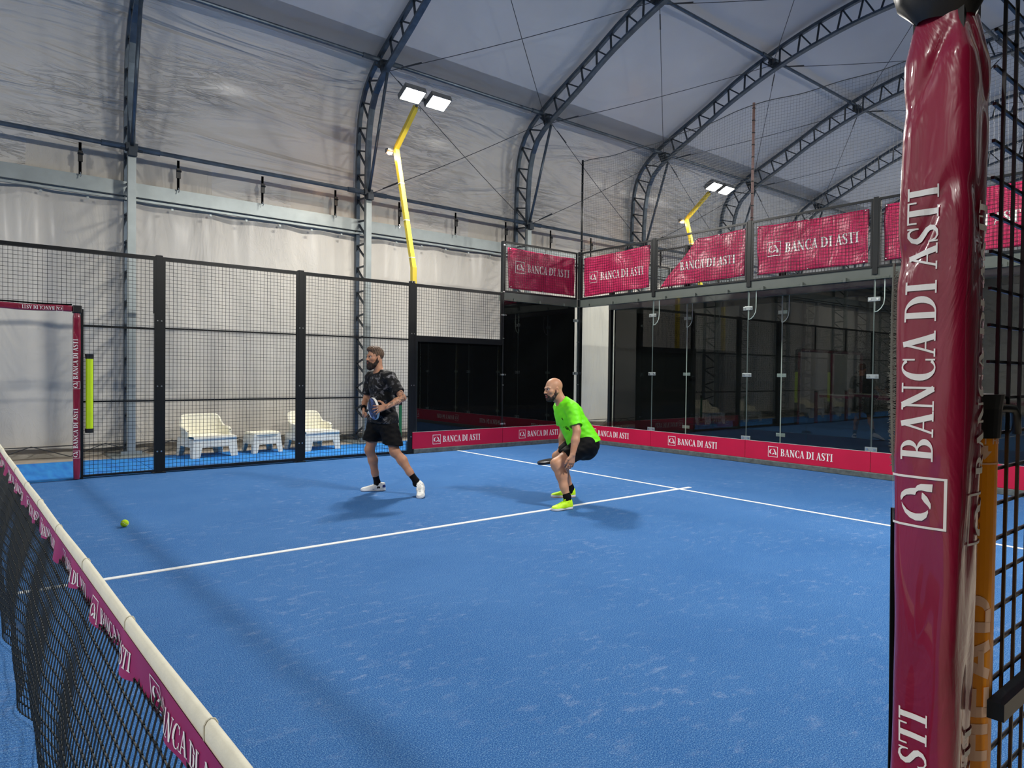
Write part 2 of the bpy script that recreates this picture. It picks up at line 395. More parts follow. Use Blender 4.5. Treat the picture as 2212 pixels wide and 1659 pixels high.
# diagonal bracing cables
NODE = {'E': (12.08, 5.0), 'A': (11.42, 7.2), 'B': (8.3, 8.62), 'C': (5, 9.0), 'b': (1.7, 8.62)}
NDN = {'E': 'eaves', 'A': 'wall bend', 'B': 'far roof tube', 'C': 'ridge', 'b': 'near roof tube'}
bays = [(4, 'in the bay of the near yellow mast'), (5, 'in the bay over the court corner'), (6, 'in the bay beyond the safety net'), (7, 'in the bay holding the distant floodlights')]
for i, bl in bays:
    xa, xb = ARCH_X[i]+0.08, ARCH_X[i+1]-0.08
    for p, q in (('E', 'A'), ('A', 'E'), ('A', 'B'), ('B', 'A'), ('B', 'C'), ('C', 'B')):
        m = MB(); a = np.array((xa, *NODE[p])); b = np.array((xb, *NODE[q]))
        pts = [a*(1-t)+b*t-np.array((0, 0, 0.05*math.sin(PI*t))) for t in np.linspace(0, 1, 9)]
        m.tube(pts, 0.007, 5); d = (b-a)/np.linalg.norm(b-a)
        m.tube([a+d*0.25, a+d*0.65], 0.013, 6)
        tag(m.obj('bracing_cable', M['cable']), 'bracing cable %s, %s to %s' % (bl, NDN[p], NDN[q]), 'cable', 'diagonal bracing cables')

# lower wall: galvanised beam, hanging curtain, straps, lacing
M['dark_curtain'] = simple('black_tarpaulin', rgb(8, 9, 10), 0.9, spec=0.1)
def curtain(y, sgn):
    m = MB(); rnd = random.Random(3)
    ph = [rnd.uniform(0, 6) for _ in range(8)]
    def fn(u, v):
        x = X0+0.05+(X1-X0-0.1)*u; z = 0.14+4.38*v
        amp = 0.016*(1+1.6*max(0, 1-abs(x-0.0)/2.0))
        dy = amp*(math.sin(x*5.1+ph[0]+0.5*math.sin(z*1.3))+0.7*math.sin(x*9.3+ph[1]+z*0.4)+0.5*math.sin(x*2.2+z*1.1+ph[2]))
        dy += 0.012*math.sin(z*3+x*0.8)*math.sin(x*1.7)
        if v == 0: z += 0.02*math.sin(x*3.1)
        return (x, y+sgn*dy, z)
    m.grid(fn, 560, 12); return m
c1 = curtain(12.62, 1).obj('wall_curtain', M['curtain'], smooth=True)
tag(c1, 'off-white plastic curtain hanging behind the far fence', 'curtain')
c2 = curtain(-2.62, -1).obj('wall_curtain', M['dark_curtain'], smooth=True)
tag(c2, 'dark tarpaulin curtain on the near side, behind the camera', 'curtain')
for y, lb in ((12.5, 'flat galvanised beam above the far curtain'), (-2.5, 'flat galvanised beam above the near curtain')):
    m = MB(); m.box((X0+0.1, y-0.02, 4.30), (X1-0.1, y+0.02, 4.53)); m.box((X0+0.1, y-0.03, 4.23), (X1-0.1, y+0.02, 4.265))
    for x in np.arange(X0+0.4, X1, 0.62): m.cbox((x, y-0.03 if y > 5 else y+0.03, 4.17), (0.035, 0.015, 0.035))
    tag(m.obj('galvanised_beam', M['galv']), lb, 'beam', 'galvanised curtain beams')
    m = MB(); m.box((X0+0.1, y+0.14 if y > 5 else y-0.16, 4.40), (X1-0.1, y+0.16 if y > 5 else y-0.14, 5.04))
    tag(m.obj('valance', M['curtain']), 'pale fabric valance above the ' + ('far beam' if y > 5 else 'near beam'), 'fabric strip')
for i in range(13):
    x = -0.1+1.43*i
    t = thing('ratchet_strap', 'black ratchet strap above the far wall beam, %s from the left' % ORD[i], 'strap', (x, 12.42, 0.045), 0, 'ratchet straps above the far wall beam')
    m = MB(); m.box((-0.02, -0.01, 4.47), (0.02, 0.0, 4.97)); m.obj('webbing', M['black_fabric'], t)
    m = MB(); m.box((-0.032, -0.05, 4.66), (0.032, -0.01, 4.83)); m.tube([(-0.04, -0.05, 4.78), (0.04, -0.05, 4.78)], 0.016, 8); m.obj('buckle', M['black_plastic'], t)
    m = MB(); m.tube([(0, -0.01, 4.5), (0.012, -0.03, 4.45), (0, -0.03, 4.42)], 0.009, 6); m.obj('hook', M['steel'], t)
m = MB(); m.box((X0, 12.78, -0.012), (X1, 12.80, 0.5)); tag(m.obj('ground_skirt', M['curtain']), 'pale strip of sheeting at the foot of the far wall', 'sheeting')
m = MB()
x = X0+0.3; s = 0
while x < 20:
    m.tube([(x, 12.55, 0.2), (x+0.5, 12.42, 0.03)], 0.007, 5); m.tube([(x+0.5, 12.42, 0.03), (x+1.0, 12.55, 0.2)], 0.007, 5); x += 1.0
m.tube([(X0+0.3, 12.55, 0.19), (20, 12.55, 0.19)], 0.008, 5)
tag(m.obj('lacing_rope', M['rope']), 'dark zigzag rope lacing along the foot of the far curtain', 'rope', kind='stuff')

# ------------------------------------------------------------ lettering
def arc(cx, cy, ro, ri, a0, a1, n=12, icx=None):
    icx = cx if icx is None else icx; out = []
    for i in range(n):
        a, b = [math.radians(a0+(a1-a0)*t) for t in (i/n, (i+1)/n)]
        out.append([(cx+ro[0]*math.cos(a), cy+ro[1]*math.sin(a)), (cx+ro[0]*math.cos(b), cy+ro[1]*math.sin(b)),
                    (icx+ri[0]*math.cos(b), cy+ri[1]*math.sin(b)), (icx+ri[0]*math.cos(a), cy+ri[1]*math.sin(a))])
    return out
def rc(x0, y0, x1, y1): return [[(x0, y0), (x1, y0), (x1, y1), (x0, y1)]]
def stroke(p):
    out = []; L = []
    for i, (x, y, wd) in enumerate(p):
        a = p[max(i-1, 0)]; b = p[min(i+1, len(p)-1)]; dx, dy = b[0]-a[0], b[1]-a[1]; n = math.hypot(dx, dy)
        L.append(((x-dy/n*wd/2, y+dx/n*wd/2), (x+dy/n*wd/2, y-dx/n*wd/2)))
    for (a, b), (c, d) in zip(L, L[1:]): out.append([b, d, c, a])
    return out
GL = {
 'B': (0.60, rc(.09, 0, .25, 1)+rc(0, 0, .30, .05)+rc(0, .95, .30, 1)+rc(.25, .49, .34, .54)+arc(.28, .755, (.26, .245), (.12, .20), -90, 90)+arc(.28, .27, (.32, .27), (.155, .22), -90, 90)),
 'D': (0.70, rc(.09, 0, .25, 1)+rc(0, 0, .30, .05)+rc(0, .95, .30, 1)+arc(.28, .5, (.41, .5), (.23, .45), -90, 90, 16)),
 'C': (0.60, arc(.36, .5, (.35, .52), (.19, .475), 48, 312, 20, .375)+rc(.555, .64, .60, 1.0)+rc(.555, .0, .60, .32)),
 'A': (0.66, stroke([(.11, .02, .06), (.335, .98, .06)])+stroke([(.335, 1.0, .15), (.555, .02, .16)])+rc(.17, .30, .47, .35)+rc(0, 0, .22, .05)+rc(.43, 0, .70, .05)),
 'N': (0.74, rc(.10, 0, .16, 1)+rc(.58, 0, .64, 1)+stroke([(.13, .98, .16), (.60, .02, .16)])+rc(0, .95, .20, 1)+rc(0, 0, .26, .05)+rc(.48, .95, .74, 1)),
 'I': (0.34, rc(.09, 0, .25, 1)+rc(0, 0, .34, .05)+rc(0, .95, .34, 1)),
 'S': (0.50, stroke([(.43, .78, .04), (.40, .90, .05), (.33, .97, .06), (.22, .975, .08), (.12, .90, .12), (.09, .78, .15), (.14, .66, .17), (.25, .55, .18), (.37, .43, .18), (.43, .29, .16), (.41, .14, .13), (.32, .04, .09), (.20, .015, .06), (.11, .07, .05), (.06, .22, .04)])+rc(.41, .70, .45, 1)+rc(.03, 0, .07, .31)),
 'T': (0.60, rc(.22, 0, .38, 1)+rc(0, .95, .60, 1)+rc(0, .74, .045, 1)+rc(.555, .74, .60, 1)+rc(.14, 0, .46, .05)),
 'H': (0.9, rc(0, 0, .24, 1)+rc(.62, 0, .86, 1)+rc(.24, .39, .62, .61)),
 'E': (0.74, rc(0, 0, .24, 1)+rc(.24, .8, .7, 1)+rc(.24, .4, .66, .6)+rc(.24, 0, .7, .2)),
 'a': (0.98, stroke([(.12, 0, .24), (.46, 1, .24)])+stroke([(.46, 1, .24), (.82, 0, .24)])+rc(.25, .2, .68, .38)),
 'd': (0.9, rc(0, 0, .24, 1)+rc(.24, .8, .5, 1)+rc(.24, 0, .5, .2)+arc(.46, .5, (.40, .5), (.17, .3), -90, 90)),
}
LOGO_A = [(508,555),(505,510),(515,460),(545,420),(590,395),(640,385),(655,355),(690,330),(740,325),(800,320),(795,412),(750,412),(700,405),(670,412),(650,430),(640,468),(600,470),(560,480),(535,505),(515,550)]
LOGO_B = [(515,575),(520,630),(545,700),(590,750),(650,773),(710,765),(750,720),(765,660),(762,628),(740,655),(700,680),(650,690),(600,680),(560,655),(530,610)]
LOGO_C = [(705,430),(720,440),(755,480),(785,550),(788,590),(782,620),(760,580),(725,540),(702,500),(702,460)]
def logo(S=1.5):
    """the bank's mark in its square frame; S = frame size in cap heights, centred on the cap height"""
    out = []; t = 0.045*S; y0 = 0.5-S/2
    out += rc(0, y0, S, y0+t)+rc(0, y0+S-t, S, y0+S)+rc(0, y0+t, t, y0+S-t)+rc(S-t, y0+t, S, y0+S-t)
    for poly in (LOGO_A, LOGO_B, LOGO_C):
        pts = [(S/2+(548-y)/600*S*0.98, 0.5-(x-650)/600*S*1.12) for x, y in poly]
        n = len(pts)
        if poly is LOGO_A:   # strip between the outer and inner edges
            o_, i_ = pts[:10], pts[19:9:-1]
        elif poly is LOGO_B: o_, i_ = pts[:9], ([pts[0]]+pts[14:8:-1]+[pts[8], pts[8]])[:9]
        else: o_, i_ = pts[:6], [pts[0], pts[9], pts[8], pts[7], pts[6], pts[5]]
        for q in range(len(o_)-1):
            out.append([o_[q], o_[q+1], i_[q+1], i_[q]])
    return out, S
def text_polys(s, with_logo=True, gap=0.055, space=0.24, sx=1.0):
    out = []; x = 0
    if with_logo:
        p, wd = logo(); out += p; x = wd+0.42
    for ch in s:
        if ch == ' ': x += space; continue
        wd, p = GL[ch]
        out += [[(x+a*sx, b) for a, b in q] for q in p]; x += wd*sx+gap
    return out, x-gap
BT, BTW = text_polys('BANCA DI ASTI')
TT, TTW = text_polys('BANCA DI ASTI', False)
def poly_mesh(name, polys, mat, sub=0, fn=None, thick=0.0):
    m = MB()
    for i, q in enumerate(polys):
        z = 0.00006*(i % 7)
        a = sum(q[j][0]*q[(j+1) % len(q)][1]-q[(j+1) % len(q)][0]*q[j][1] for j in range(len(q)))
        if a < 0: q = q[::-1]
        m.add([(x, y, z) for x, y in q], [tuple(range(len(q)))])
    me = m.mesh(name, mat)
    if sub:
        b = bmesh.new(); b.from_mesh(me); bmesh.ops.subdivide_edges(b, edges=b.edges[:], cuts=sub, use_grid_fill=True); b.to_mesh(me); b.free()
    if fn:
        for v in me.vertices: v.co = fn(v.co.x, v.co.y, v.co.z)
    return me
def text_flat(H, with_logo=True, sx=1.0, name='lettering'):
    p, wd = text_polys('BANCA DI ASTI', with_logo, sx=sx)
    return poly_mesh(name, [[(x*H, y*H) for x, y in q] for q in p], M['white_ink']), wd*H
def place_mat(o, right, upv):
    r = Vector(right); u = Vector(upv); n = r.cross(u)
    return Matrix(((r.x, u.x, n.x, o[0]), (r.y, u.y, n.y, o[1]), (r.z, u.z, n.z, o[2]), (0, 0, 0, 1)))
# ------------------------------------------------------------ court enclosure
# a wall plane: o + a*along + z*up; FAR side runs along +x at y=10, BACK runs from y=10 to y=0 at x=10
class Plane:
    def __init__(s, o, along, nrm): s.o = Vector(o); s.a = Vector(along); s.n = Vector(nrm)   # n points into the court
    def p(s, u, d, z): v = s.o+s.a*u+s.n*d; return (v.x, v.y, z)
    def box(s, m, u0, u1, d0, d1, z0, z1):
        P = [s.p(u, d, z) for z in (z0, z1) for u, d in ((u0, d0), (u1, d0), (u1, d1), (u0, d1))]
        m.add(P, [(0,3,2,1),(4,5,6,7),(0,1,5,4),(1,2,6,5),(2,3,7,6),(3,0,4,7)])
FAR = Plane((0, 10, 0), (1, 0, 0), (0, -1, 0))
NEAR = Plane((0, 0, 0), (1, 0, 0), (0, 1, 0))
BACK = Plane((10, 10, 0), (0, -1, 0), (-1, 0, 0))
BACK2 = Plane((11.0, 9.95, 0), (0, -1, 0), (1, 0, 0))
SIDE2 = Plane((11.0, 9.95, 0), (1, 0, 0), (0, -1, 0))
def wires(pl, u0, u1, z0, z1, d=0.0, step=0.05, t=0.0042):
    m = MB(); u = math.ceil(u0/step-0.5)*step+step/2
    while u < u1: pl.box(m, u-t/2, u+t/2, d-t/2, d+t/2, z0, z1); u += step
    z = math.ceil(z0/step-0.5)*step+step/2
    while z < z1: pl.box(m, u0, u1, d+t/2, d+t*1.5, z-t/2, z+t/2); z += step
    return m
def post(pl, u, h, label, wd=0.085, group='fence posts', kind='fence_post', mt='black_steel', z0=0.0):
    t = thing(kind, label, 'post', pl.p(u, -0.03, 0), 0, group)
    c = Vector(t.location)
    m = MB(); pl.box(m, u-wd/2, u+wd/2, -0.09, 0.0, z0, h); o = m.obj('post_tube', M[mt], t); o.matrix_parent_inverse = Matrix.Translation(-c); bevel(o, 0.006)
    if z0: return t
    m = MB(); pl.box(m, u-wd*0.95, u+wd*0.95, -0.2, 0.02, 0.0, 0.014); pl.box(m, u-0.012, u+0.012, -0.18, -0.09, 0.014, 0.2)
    o = m.obj('base_plate', M[mt], t); o.matrix_parent_inverse = Matrix.Translation(-c)
    m = MB()
    for z in np.arange(0.3, h, 0.9):
        for s in (-1, 1): pl.box(m, u+s*wd*0.3-0.009, u+s*wd*0.3+0.009, 0.0, 0.008, z-0.009, z+0.009)
    o = m.obj('bolts', M['steel'], t); o.matrix_parent_inverse = Matrix.Translation(-c)
    return t
def fence_panel(pl, u0, u1, z0, z1, label, rails=(), group='black mesh fence panels', fr=0.035, sides='lrb'):
    t = thing('mesh_fence', label, 'fence', pl.p((u0+u1)/2, 0, 0), 0, group); inv = Matrix.Translation(-Vector(t.location))
    m = MB()
    if 't' not in sides: pl.box(m, u0, u1, -0.035, 0.0, z1-fr*1.4, z1)
    if 'b' in sides: pl.box(m, u0, u1, -0.035, 0.0, z0, z0+fr*1.2)
    lo_ = z0+(fr if 'b' in sides else 0); hi_ = z1-(0 if 't' in sides else fr*1.4)
    if 'l' in sides: pl.box(m, u0, u0+fr, -0.034, -0.001, lo_, hi_)
    if 'r' in sides: pl.box(m, u1-fr, u1, -0.034, -0.001, lo_, hi_)
    o = m.obj('frame', M['black_steel'], t); o.matrix_parent_inverse = inv
    ul = u0+(fr if 'l' in sides else 0); o = wires(pl, ul, u1-fr, z0+(fr if 'b' in sides else 0), z1-(0 if 't' in sides else fr), -0.012).obj('mesh_infill', M['wire'], t); o.matrix_parent_inverse = inv
    for z in rails:
        m = MB(); pl.box(m, ul, u1-fr, -0.036, -0.016, z-0.012, z+0.012); o = m.obj('rail', M['black_steel'], t); o.matrix_parent_inverse = inv
    return t
def glass_panel(pl, u0, u1, h, label, clamps=(0.40, 1.44, 2.55), group='glass wall panels', d=-0.006, edge='glass_edge_dim'):
    t = thing('glass_wall', label, 'glass panel', pl.p((u0+u1)/2, 0, 0), 0, group); inv = Matrix.Translation(-Vector(t.location))
    m = MB(); P = [pl.p(u, d-0.005, z) for u, z in ((u0+.006, .09), (u1-.006, .09), (u1-.006, h), (u0+.006, h))]
    m.add(P, [(0, 1, 2, 3)])
    o = m.obj('pane', M['glass'], t); o.matrix_parent_inverse = inv
    # polished edges
    for a_, b_ in ((u0+.0035, u0+.006), (u1-.006, u1-.0035)):
        m = MB(); pl.box(m, a_, b_, d-0.01, d, .09, h); o = m.obj('polished_edge', M[edge], t); o.matrix_parent_inverse = inv
    return t
def clamp(pl, u, z, label, group='glass clamps', plate=True):
    t = thing('glass_clamp', label, 'clamp', pl.p(u, 0.0, z), 0, group); inv = Matrix.Translation(-Vector(t.location))
    m = MB(); pl.box(m, u-0.085*(1 if plate else .3), u+0.085*(1 if plate else .3), -0.0055, 0.001, z-0.03*(1 if plate else .5), z+0.03*(1 if plate else .5)); o = m.obj('plate', M['galv'], t); o.matrix_parent_inverse = inv; bevel(o, 0.004)
    for s in (-1, 1):
        m = MB(); c = pl.p(u+s*0.052, 0.001, z); c2 = pl.p(u+s*0.052, 0.01, z); m.tube([c, c2], 0.016, 10); o = m.obj('bolt', M['steel'], t); o.matrix_parent_inverse = inv
def hanger(pl, u, z1, label):
    """clear fin bracket with bright edges hanging at a glass joint"""
    t = thing('glass_bracket', label, 'bracket', pl.p(u, 0, z1), 0, 'hanging brackets at the glass joints'); inv = Matrix.Translation(-Vector(t.location))
    out = [(0, z1), (0.13, z1), (0.13, z1-0.42), (0.12, z1-0.50), (0.085, z1-0.56), (0.04, z1-0.60), (0, z1-0.61)]
    m = MB(); m.add([pl.p(u+a, -0.03, z) for a, z in out], [tuple(range(len(out)))]); o = m.obj('fin', M['glass'], t); o.matrix_parent_inverse = inv
    m = MB(); pts = [pl.p(u+a, -0.03, z) for a, z in out]; m.tube([pts[0]]+[pts[-1]], 0.005, 6); m.tube(pts[1:], 0.006, 6); o = m.obj('bright_edge', M['glass_edge'], t); o.matrix_parent_inverse = inv
SB_TXT, SB_W = text_flat(0.112)
def sponsor_board(pl, u0, u1, label, right):
    t = thing('sponsor_board', label, 'sign', pl.p((u0+u1)/2, 0, 0.08), 0, 'crimson sponsor boards along the foot of the glass'); inv = Matrix.Translation(-Vector(t.location))
    m = MB(); pl.box(m, u0+0.004, u1-0.004, 0.002, 0.012, 0.085, 0.375); o = m.obj('board', M['crimson'], t); o.matrix_parent_inverse = inv
    m = MB(); pl.box(m, u0+0.004, u1-0.004, 0.002, 0.0125, 0.375, 0.379); o = m.obj('top_edge', M['glass_edge'], t); o.matrix_parent_inverse = inv
    c = pl.p((u0+u1)/2-SB_W/2-0.06, 0.0135, 0.172); link('lettering', SB_TXT, t, Matrix.Translation(-Vector(t.location)) @ place_mat(c, right, (0, 0, 1)))
def kerb(pl, u0, u1, label):
    m = MB(); pl.box(m, u0, u1, -0.10, 0.03, 0.0, 0.082); o = m.obj('kerb', M['kerb']); tag(o, label, 'kerb'); bevel(o, 0.008)

# far side (y = 10), from the net towards the back
FARF = {2: 'black post on the far fence, first to the right of the padded doorway', 4: 'black post on the far fence, in front of the right-hand armchair', 6: 'black post where the far mesh fence meets the glass'}
for u, lb in FARF.items(): post(FAR, u, 3.0 if u < 6 else 3.02, lb, 0.085)
post(FAR, 8.0, 3.98, 'slim black post between the low and the high glass on the far side', 0.03)
t = fence_panel(FAR, 1.09, 1.96, 0.02, 2.20, 'mesh panel between the padded doorway and the first post of the far fence', (1.0, 1.99), fr=0.022, sides='lrbt')
t = fence_panel(FAR, 0.0, 1.96, 2.20, 2.98, 'long mesh panel above the far padded doorway', sides='r')
t = fence_panel(FAR, 2.04, 3.96, 0.02, 2.98, 'mesh panel in front of the left-hand white armchair', (1.0, 2.0))
t = fence_panel(FAR, 4.04, 5.96, 0.02, 2.98, 'mesh panel behind the player in the dark shirt', (1.0, 2.0))
t = fence_panel(FAR, 6.04, 7.98, 2.03, 2.98, 'mesh panel above the low dark glass on the far side', ())
m = MB(); FAR.box(m, 6.04, 7.98, -0.06, 0.0, 1.97, 2.03); FAR.box(m, 6.04, 6.09, -0.06, 0.0, 0.09, 1.97)
tag(m.obj('steel_surround', M['black_steel']), 'black steel frame around the low dark glass on the far side', 'frame')
# other half of the court, only seen mirrored in the back glass
post(FAR, -2.0, 3.0, 'black post on the far fence beyond the net, next to the hanging banner'); post(FAR, -4.0, 3.0, 'black post on the far fence beyond the net, further along'); post(FAR, -6.0, 3.0, 'black post on the far fence beyond the net, at the end of the mesh')
fence_panel(FAR, -1.96, -1.09, 0.02, 2.20, 'mesh panel with the dark banner on the other half of the court', (1.0, 2.0))
fence_panel(FAR, -1.96, -0.0, 2.20, 2.98, 'small mesh panel above the doorway on the other half of the court')
fence_panel(FAR, -3.96, -2.04, 0.02, 2.98, 'mesh panel next after the dark banner on the other half of the court', (1.0, 2.0))
fence_panel(FAR, -5.96, -4.04, 0.02, 2.98, 'mesh panel last in the row on the other half of the court', (1.0, 2.0))
m = MB(); m.box((-1.9, 9.97, 0.85), (-1.12, 9.975, 2.12)); tag(m.obj('hanging_banner', M['black_fabric']), 'dark banner hanging on the mesh beyond the net, seen mirrored', 'banner')
# glass, boards and mesh near the back corner
glass_panel(FAR, 6.09, 8.0, 1.97, 'low dark-backed glass panel on the far side'); glass_panel(FAR, 8.0, 10.0, 2.86, 'tall dark-backed glass panel on the far side, next to the corner')
BR = {0: 'at the corner', 2: 'beside the corner panel', 4: 'in the middle of the back wall', 6: 'left of the foreground padded post', 8: 'behind the foreground padded post'}
GLB = ['tall glass panel of the back wall touching the corner', 'tall glass panel of the back wall, second from the corner', 'tall glass panel of the back wall reflecting the far doorway', 'tall glass panel of the back wall half hidden by the padded post', 'tall glass panel of the back wall farthest from the corner']
for i in range(5): glass_panel(BACK, 2*i, 2*i+2, 2.86, GLB[i])
CZ = [(0.41, 'low'), (1.45, 'middle'), (2.55, 'high')]
for u, wh in ((2, 'at the first joint from the corner'), (4, 'at the second joint from the corner'), (6, 'at the joint left of the padded post'), (8, 'at the joint right of the padded post')):
    for z, zl in CZ: clamp(BACK, u, z, '%s metal clamp on the back glass %s' % (zl, wh))
    hanger(BACK, u, 2.98, 'clear hanging bracket on the back glass %s' % wh)
for z, zl in ((1.44, 'middle'), (2.55, 'high')):
    clamp(FAR, 9.95, z, '%s metal clamp at the corner of the glass walls' % zl)
for z, zl in ((0.45, 'low'), (1.40, 'middle'), (2.55, 'high')): clamp(FAR, 8.0, z, '%s metal clamp on the joint of the far side glass' % zl, plate=False)
for i, lb in enumerate(['sponsor board on the back wall starting at the corner', 'sponsor board on the back wall, second from the corner', 'sponsor board on the back wall below the reflected doorway', 'sponsor board on the back wall crossing behind the padded post', 'sponsor board on the back wall at its near end']):
    sponsor_board(BACK, 2*i, 2*i+2, 'crimson ' + lb, (0, -1, 0))
sponsor_board(FAR, 6.0, 8.0, 'crimson sponsor board below the low dark glass on the far side', (1, 0, 0))
sponsor_board(FAR, 8.0, 9.985, 'crimson sponsor board on the far side behind the player in green', (1, 0, 0))
kerb(FAR, 6.03, 10.05, 'grey kerb under the far side glass'); kerb(BACK, 0.035, 10.05, 'grey weathered kerb under the back glass wall')
# upper mesh and its beam (3 to 4 m)
def upper(pl, u0, u1, label, z0=3.0, z1=3.98, group='upper mesh panels above the glass'):
    t = fence_panel(pl, u0, u1, z0, z1, label, (), group, 0.024); return t
def beam(pl, u0, u1, label, z0=2.84, z1=3.0):
    m = MB(); pl.box(m, u0, u1, -0.13, -0.02, z0, z1); pl.box(m, u0, u1, -0.13, 0.01, z0-0.006, z0)
    u = u0+0.3
    while u < u1: pl.box(m, u-0.02, u+0.02, -0.02, 0.015, z0-0.01, z0+0.05); u += 0.66
    tag(m.obj('steel_beam', M['beam']), label, 'beam', 'beams carrying the upper mesh')
upper(FAR, 8.02, 9.96, 'upper mesh panel on the far side next to the corner')
UPL = ['touching the corner', 'holding the folded banner', 'holding the large flat banner', 'half hidden by the padded post', 'nearest the camera']
for i in range(5): upper(BACK, 2*i+(0.05 if i == 0 else 0.04), 2*i+1.96, 'upper mesh panel of the back wall %s' % UPL[i])
beam(FAR, 7.98, 9.98, 'dark beam above the tall far side glass'); beam(BACK, 0.0, 10.0, 'grey beam running along the top of the back glass')
for i, wh in enumerate(['at the corner', 'between the corner banner and the folded banner', 'between the folded banner and the large flat banner', 'just left of the foreground padded post', 'right of the foreground padded post', 'at the near end']):
    t = post(BACK, 2*i if i else -0.0, 4.0, 'dark upright of the back wall %s' % wh, 0.075, 'uprights of the back wall', z0=0.0 if i == 0 else 2.9)
# banners on the upper mesh
BN_TXT, BN_W = text_flat(0.155, sx=1.0)
BN_TXT2, _w = text_flat(0.155, False)
def banner(pl, corners, label, right, tu, tz, seed, Hs=1.0, folded=False):
    """corners: (u,z) bottom-left, bottom-right, top-right, top-left in the plane"""
    t = thing('sponsor_banner', label, 'banner', pl.p(corners[0][0], 0.0, corners[0][1]), 0, 'crimson sponsor banners on the upper mesh'); inv = Matrix.Translation(-Vector(t.location))
    bl, br, tr_, tl = [np.array(c) for c in corners]; rnd = random.Random(seed); ph = [rnd.uniform(0, 6) for _ in range(6)]
    D0 = -0.055
    def dd(u, z): return 0.010*math.sin(u*9+z*5+ph[0])+0.007*math.sin(u*17-z*7+ph[1])+0.006*math.sin(u*4+z*13+ph[2])
    def fn(a, b):
        p = (bl*(1-a)+br*a)*(1-b)+(tl*(1-a)+tr_*a)*b
        q = p + np.array((0, -0.012*math.sin(PI*a)*(b)))
        return pl.p(q[0], D0+dd(*p), q[1])
    m = MB(); m.grid(fn, 60, 24); o = m.obj('cloth', M['banner'], t, smooth=True); o.matrix_parent_inverse = inv
    sd = o.modifiers.new('thickness', 'SOLIDIFY'); sd.thickness = 0.002
    m = MB()
    for a, b in ((0.02, 0.97), (0.5, 0.985), (0.98, 0.97), (0.02, 0.03), (0.5, 0.015), (0.98, 0.03)):
        c = Vector(fn(a, b)); m.tube([c-pl.n*0.004, c+pl.n*0.04], 0.009, 6)
    o = m.obj('eyelets', M['steel'], t); o.matrix_parent_inverse = inv
    me = (BN_TXT2 if folded else BN_TXT).copy(); b_ = bmesh.new(); b_.from_mesh(me); bmesh.ops.subdivide_edges(b_, edges=[e for e in b_.edges if e.calc_length() > 0.04], cuts=2, use_grid_fill=True)
    if folded:   # the top-left corner is folded behind: remove lettering lying beyond the slanted edge
        kill = [f for f in b_.faces if not (tl[0]-bl[0]) * (tz+f.calc_center_median().y*Hs-bl[1]) < (tl[1]-bl[1])*(tu+f.calc_center_median().x*Hs-bl[0]-0.01)]
        bmesh.ops.delete(b_, geom=kill, context='FACES')
    b_.to_mesh(me); b_.free()
    for v in me.vertices:
        u = tu+v.co.x*Hs; z = tz+v.co.y*Hs
        v.co = Vector(pl.p(u, D0+dd(u, z)+0.0035, z))-Vector(t.location)
    link('lettering', me, t)
banner(FAR, ((8.14, 3.09), (9.93, 3.07), (9.93, 3.86), (8.14, 3.88)), 'crimson sponsor banner on the far side, left of the corner', (1, 0, 0), 8.32, 3.44, 1)
banner(BACK, ((0.10, 3.05), (1.86, 3.10), (1.86, 3.90), (0.10, 3.86)), 'crimson sponsor banner on the back wall, right of the corner', (0, -1, 0), 0.27, 3.36, 2)
banner(BACK, ((2.10, 3.06), (3.90, 3.10), (3.90, 3.90), (2.95, 3.86)), 'crimson sponsor banner with its corner folded away', (0, -1, 0), 2.56, 3.33, 3, folded=True)
banner(BACK, ((4.12, 3.09), (5.88, 3.08), (5.88, 3.86), (4.12, 3.88)), 'large flat crimson sponsor banner left of the padded post', (0, -1, 0), 4.30, 3.40, 4)
banner(BACK, ((6.10, 3.09), (7.90, 3.07), (7.90, 3.88), (6.10, 3.88)), 'crimson sponsor banner on the back wall cut by the padded post', (0, -1, 0), 6.30, 3.38, 5)
# black sheeting behind the side glass and around the second court
def sheet(pl, u0, u1, z0, z1, d, label):
    m = MB(); pl.box(m, u0, u1, d-0.004, d, z0, z1); tag(m.obj('black_sheeting', M['black_fabric']), label, 'sheeting', 'black sheets hung behind the glass')
sheet(FAR, 6.04, 7.99, 0.02, 1.99, -0.075, 'black sheet behind the low far side glass'); sheet(FAR, 8.01, 9.97, 0.02, 2.95, -0.075, 'black sheet behind the tall far side glass')
sheet(BACK2, 0.0, 9.9, 0.0, 2.98, 0.12, 'long black sheet closing off the second court'); sheet(SIDE2, 0.13, 4.0, 0.0, 2.98, -0.06, 'black sheet along the side of the second court')
# the second court beyond the back wall
for i in range(5): glass_panel(BACK2, 2*i+(0.03 if i == 0 else 0), 2*i+2, 2.86, 'glass panel of the second court beyond the back wall, %s from the corner' % ORD[i], group='glass panels of the second court', edge='glass_edge')
for u, wh in ((2, 'first'), (4, 'second'), (6, 'third')):
    for z, zl in CZ: clamp(BACK2, u, z, '%s metal clamp on the second court glass, %s joint from its corner' % (zl, wh), 'clamps of the second court glass')
    hanger(BACK2, u, 2.98, 'bright-edged bracket on the second court glass, %s joint from its corner' % wh)
for i in range(6): post(BACK2, 2*i, 3.98 if i else 3.9, 'dark upright of the second court, %s from its corner' % ORD[i], 0.07, 'uprights of the second court', z0=0.0 if i == 0 else 2.9)
for i in range(5): upper(BACK2, 2*i+0.04, 2*i+1.96, 'upper mesh of the second court, %s panel from its corner' % ORD[i], group='upper mesh of the second court')
for i in range(2): upper(SIDE2, 2*i+0.04, 2*i+1.96, 'upper mesh along the side of the second court, %s panel' % ORD[i], group='upper mesh of the second court')
beam(BACK2, 0.0, 10.0, 'dark beam above the glass of the second court')
kerb(BACK2, 0.0, 9.95, 'kerb under the glass of the second court')

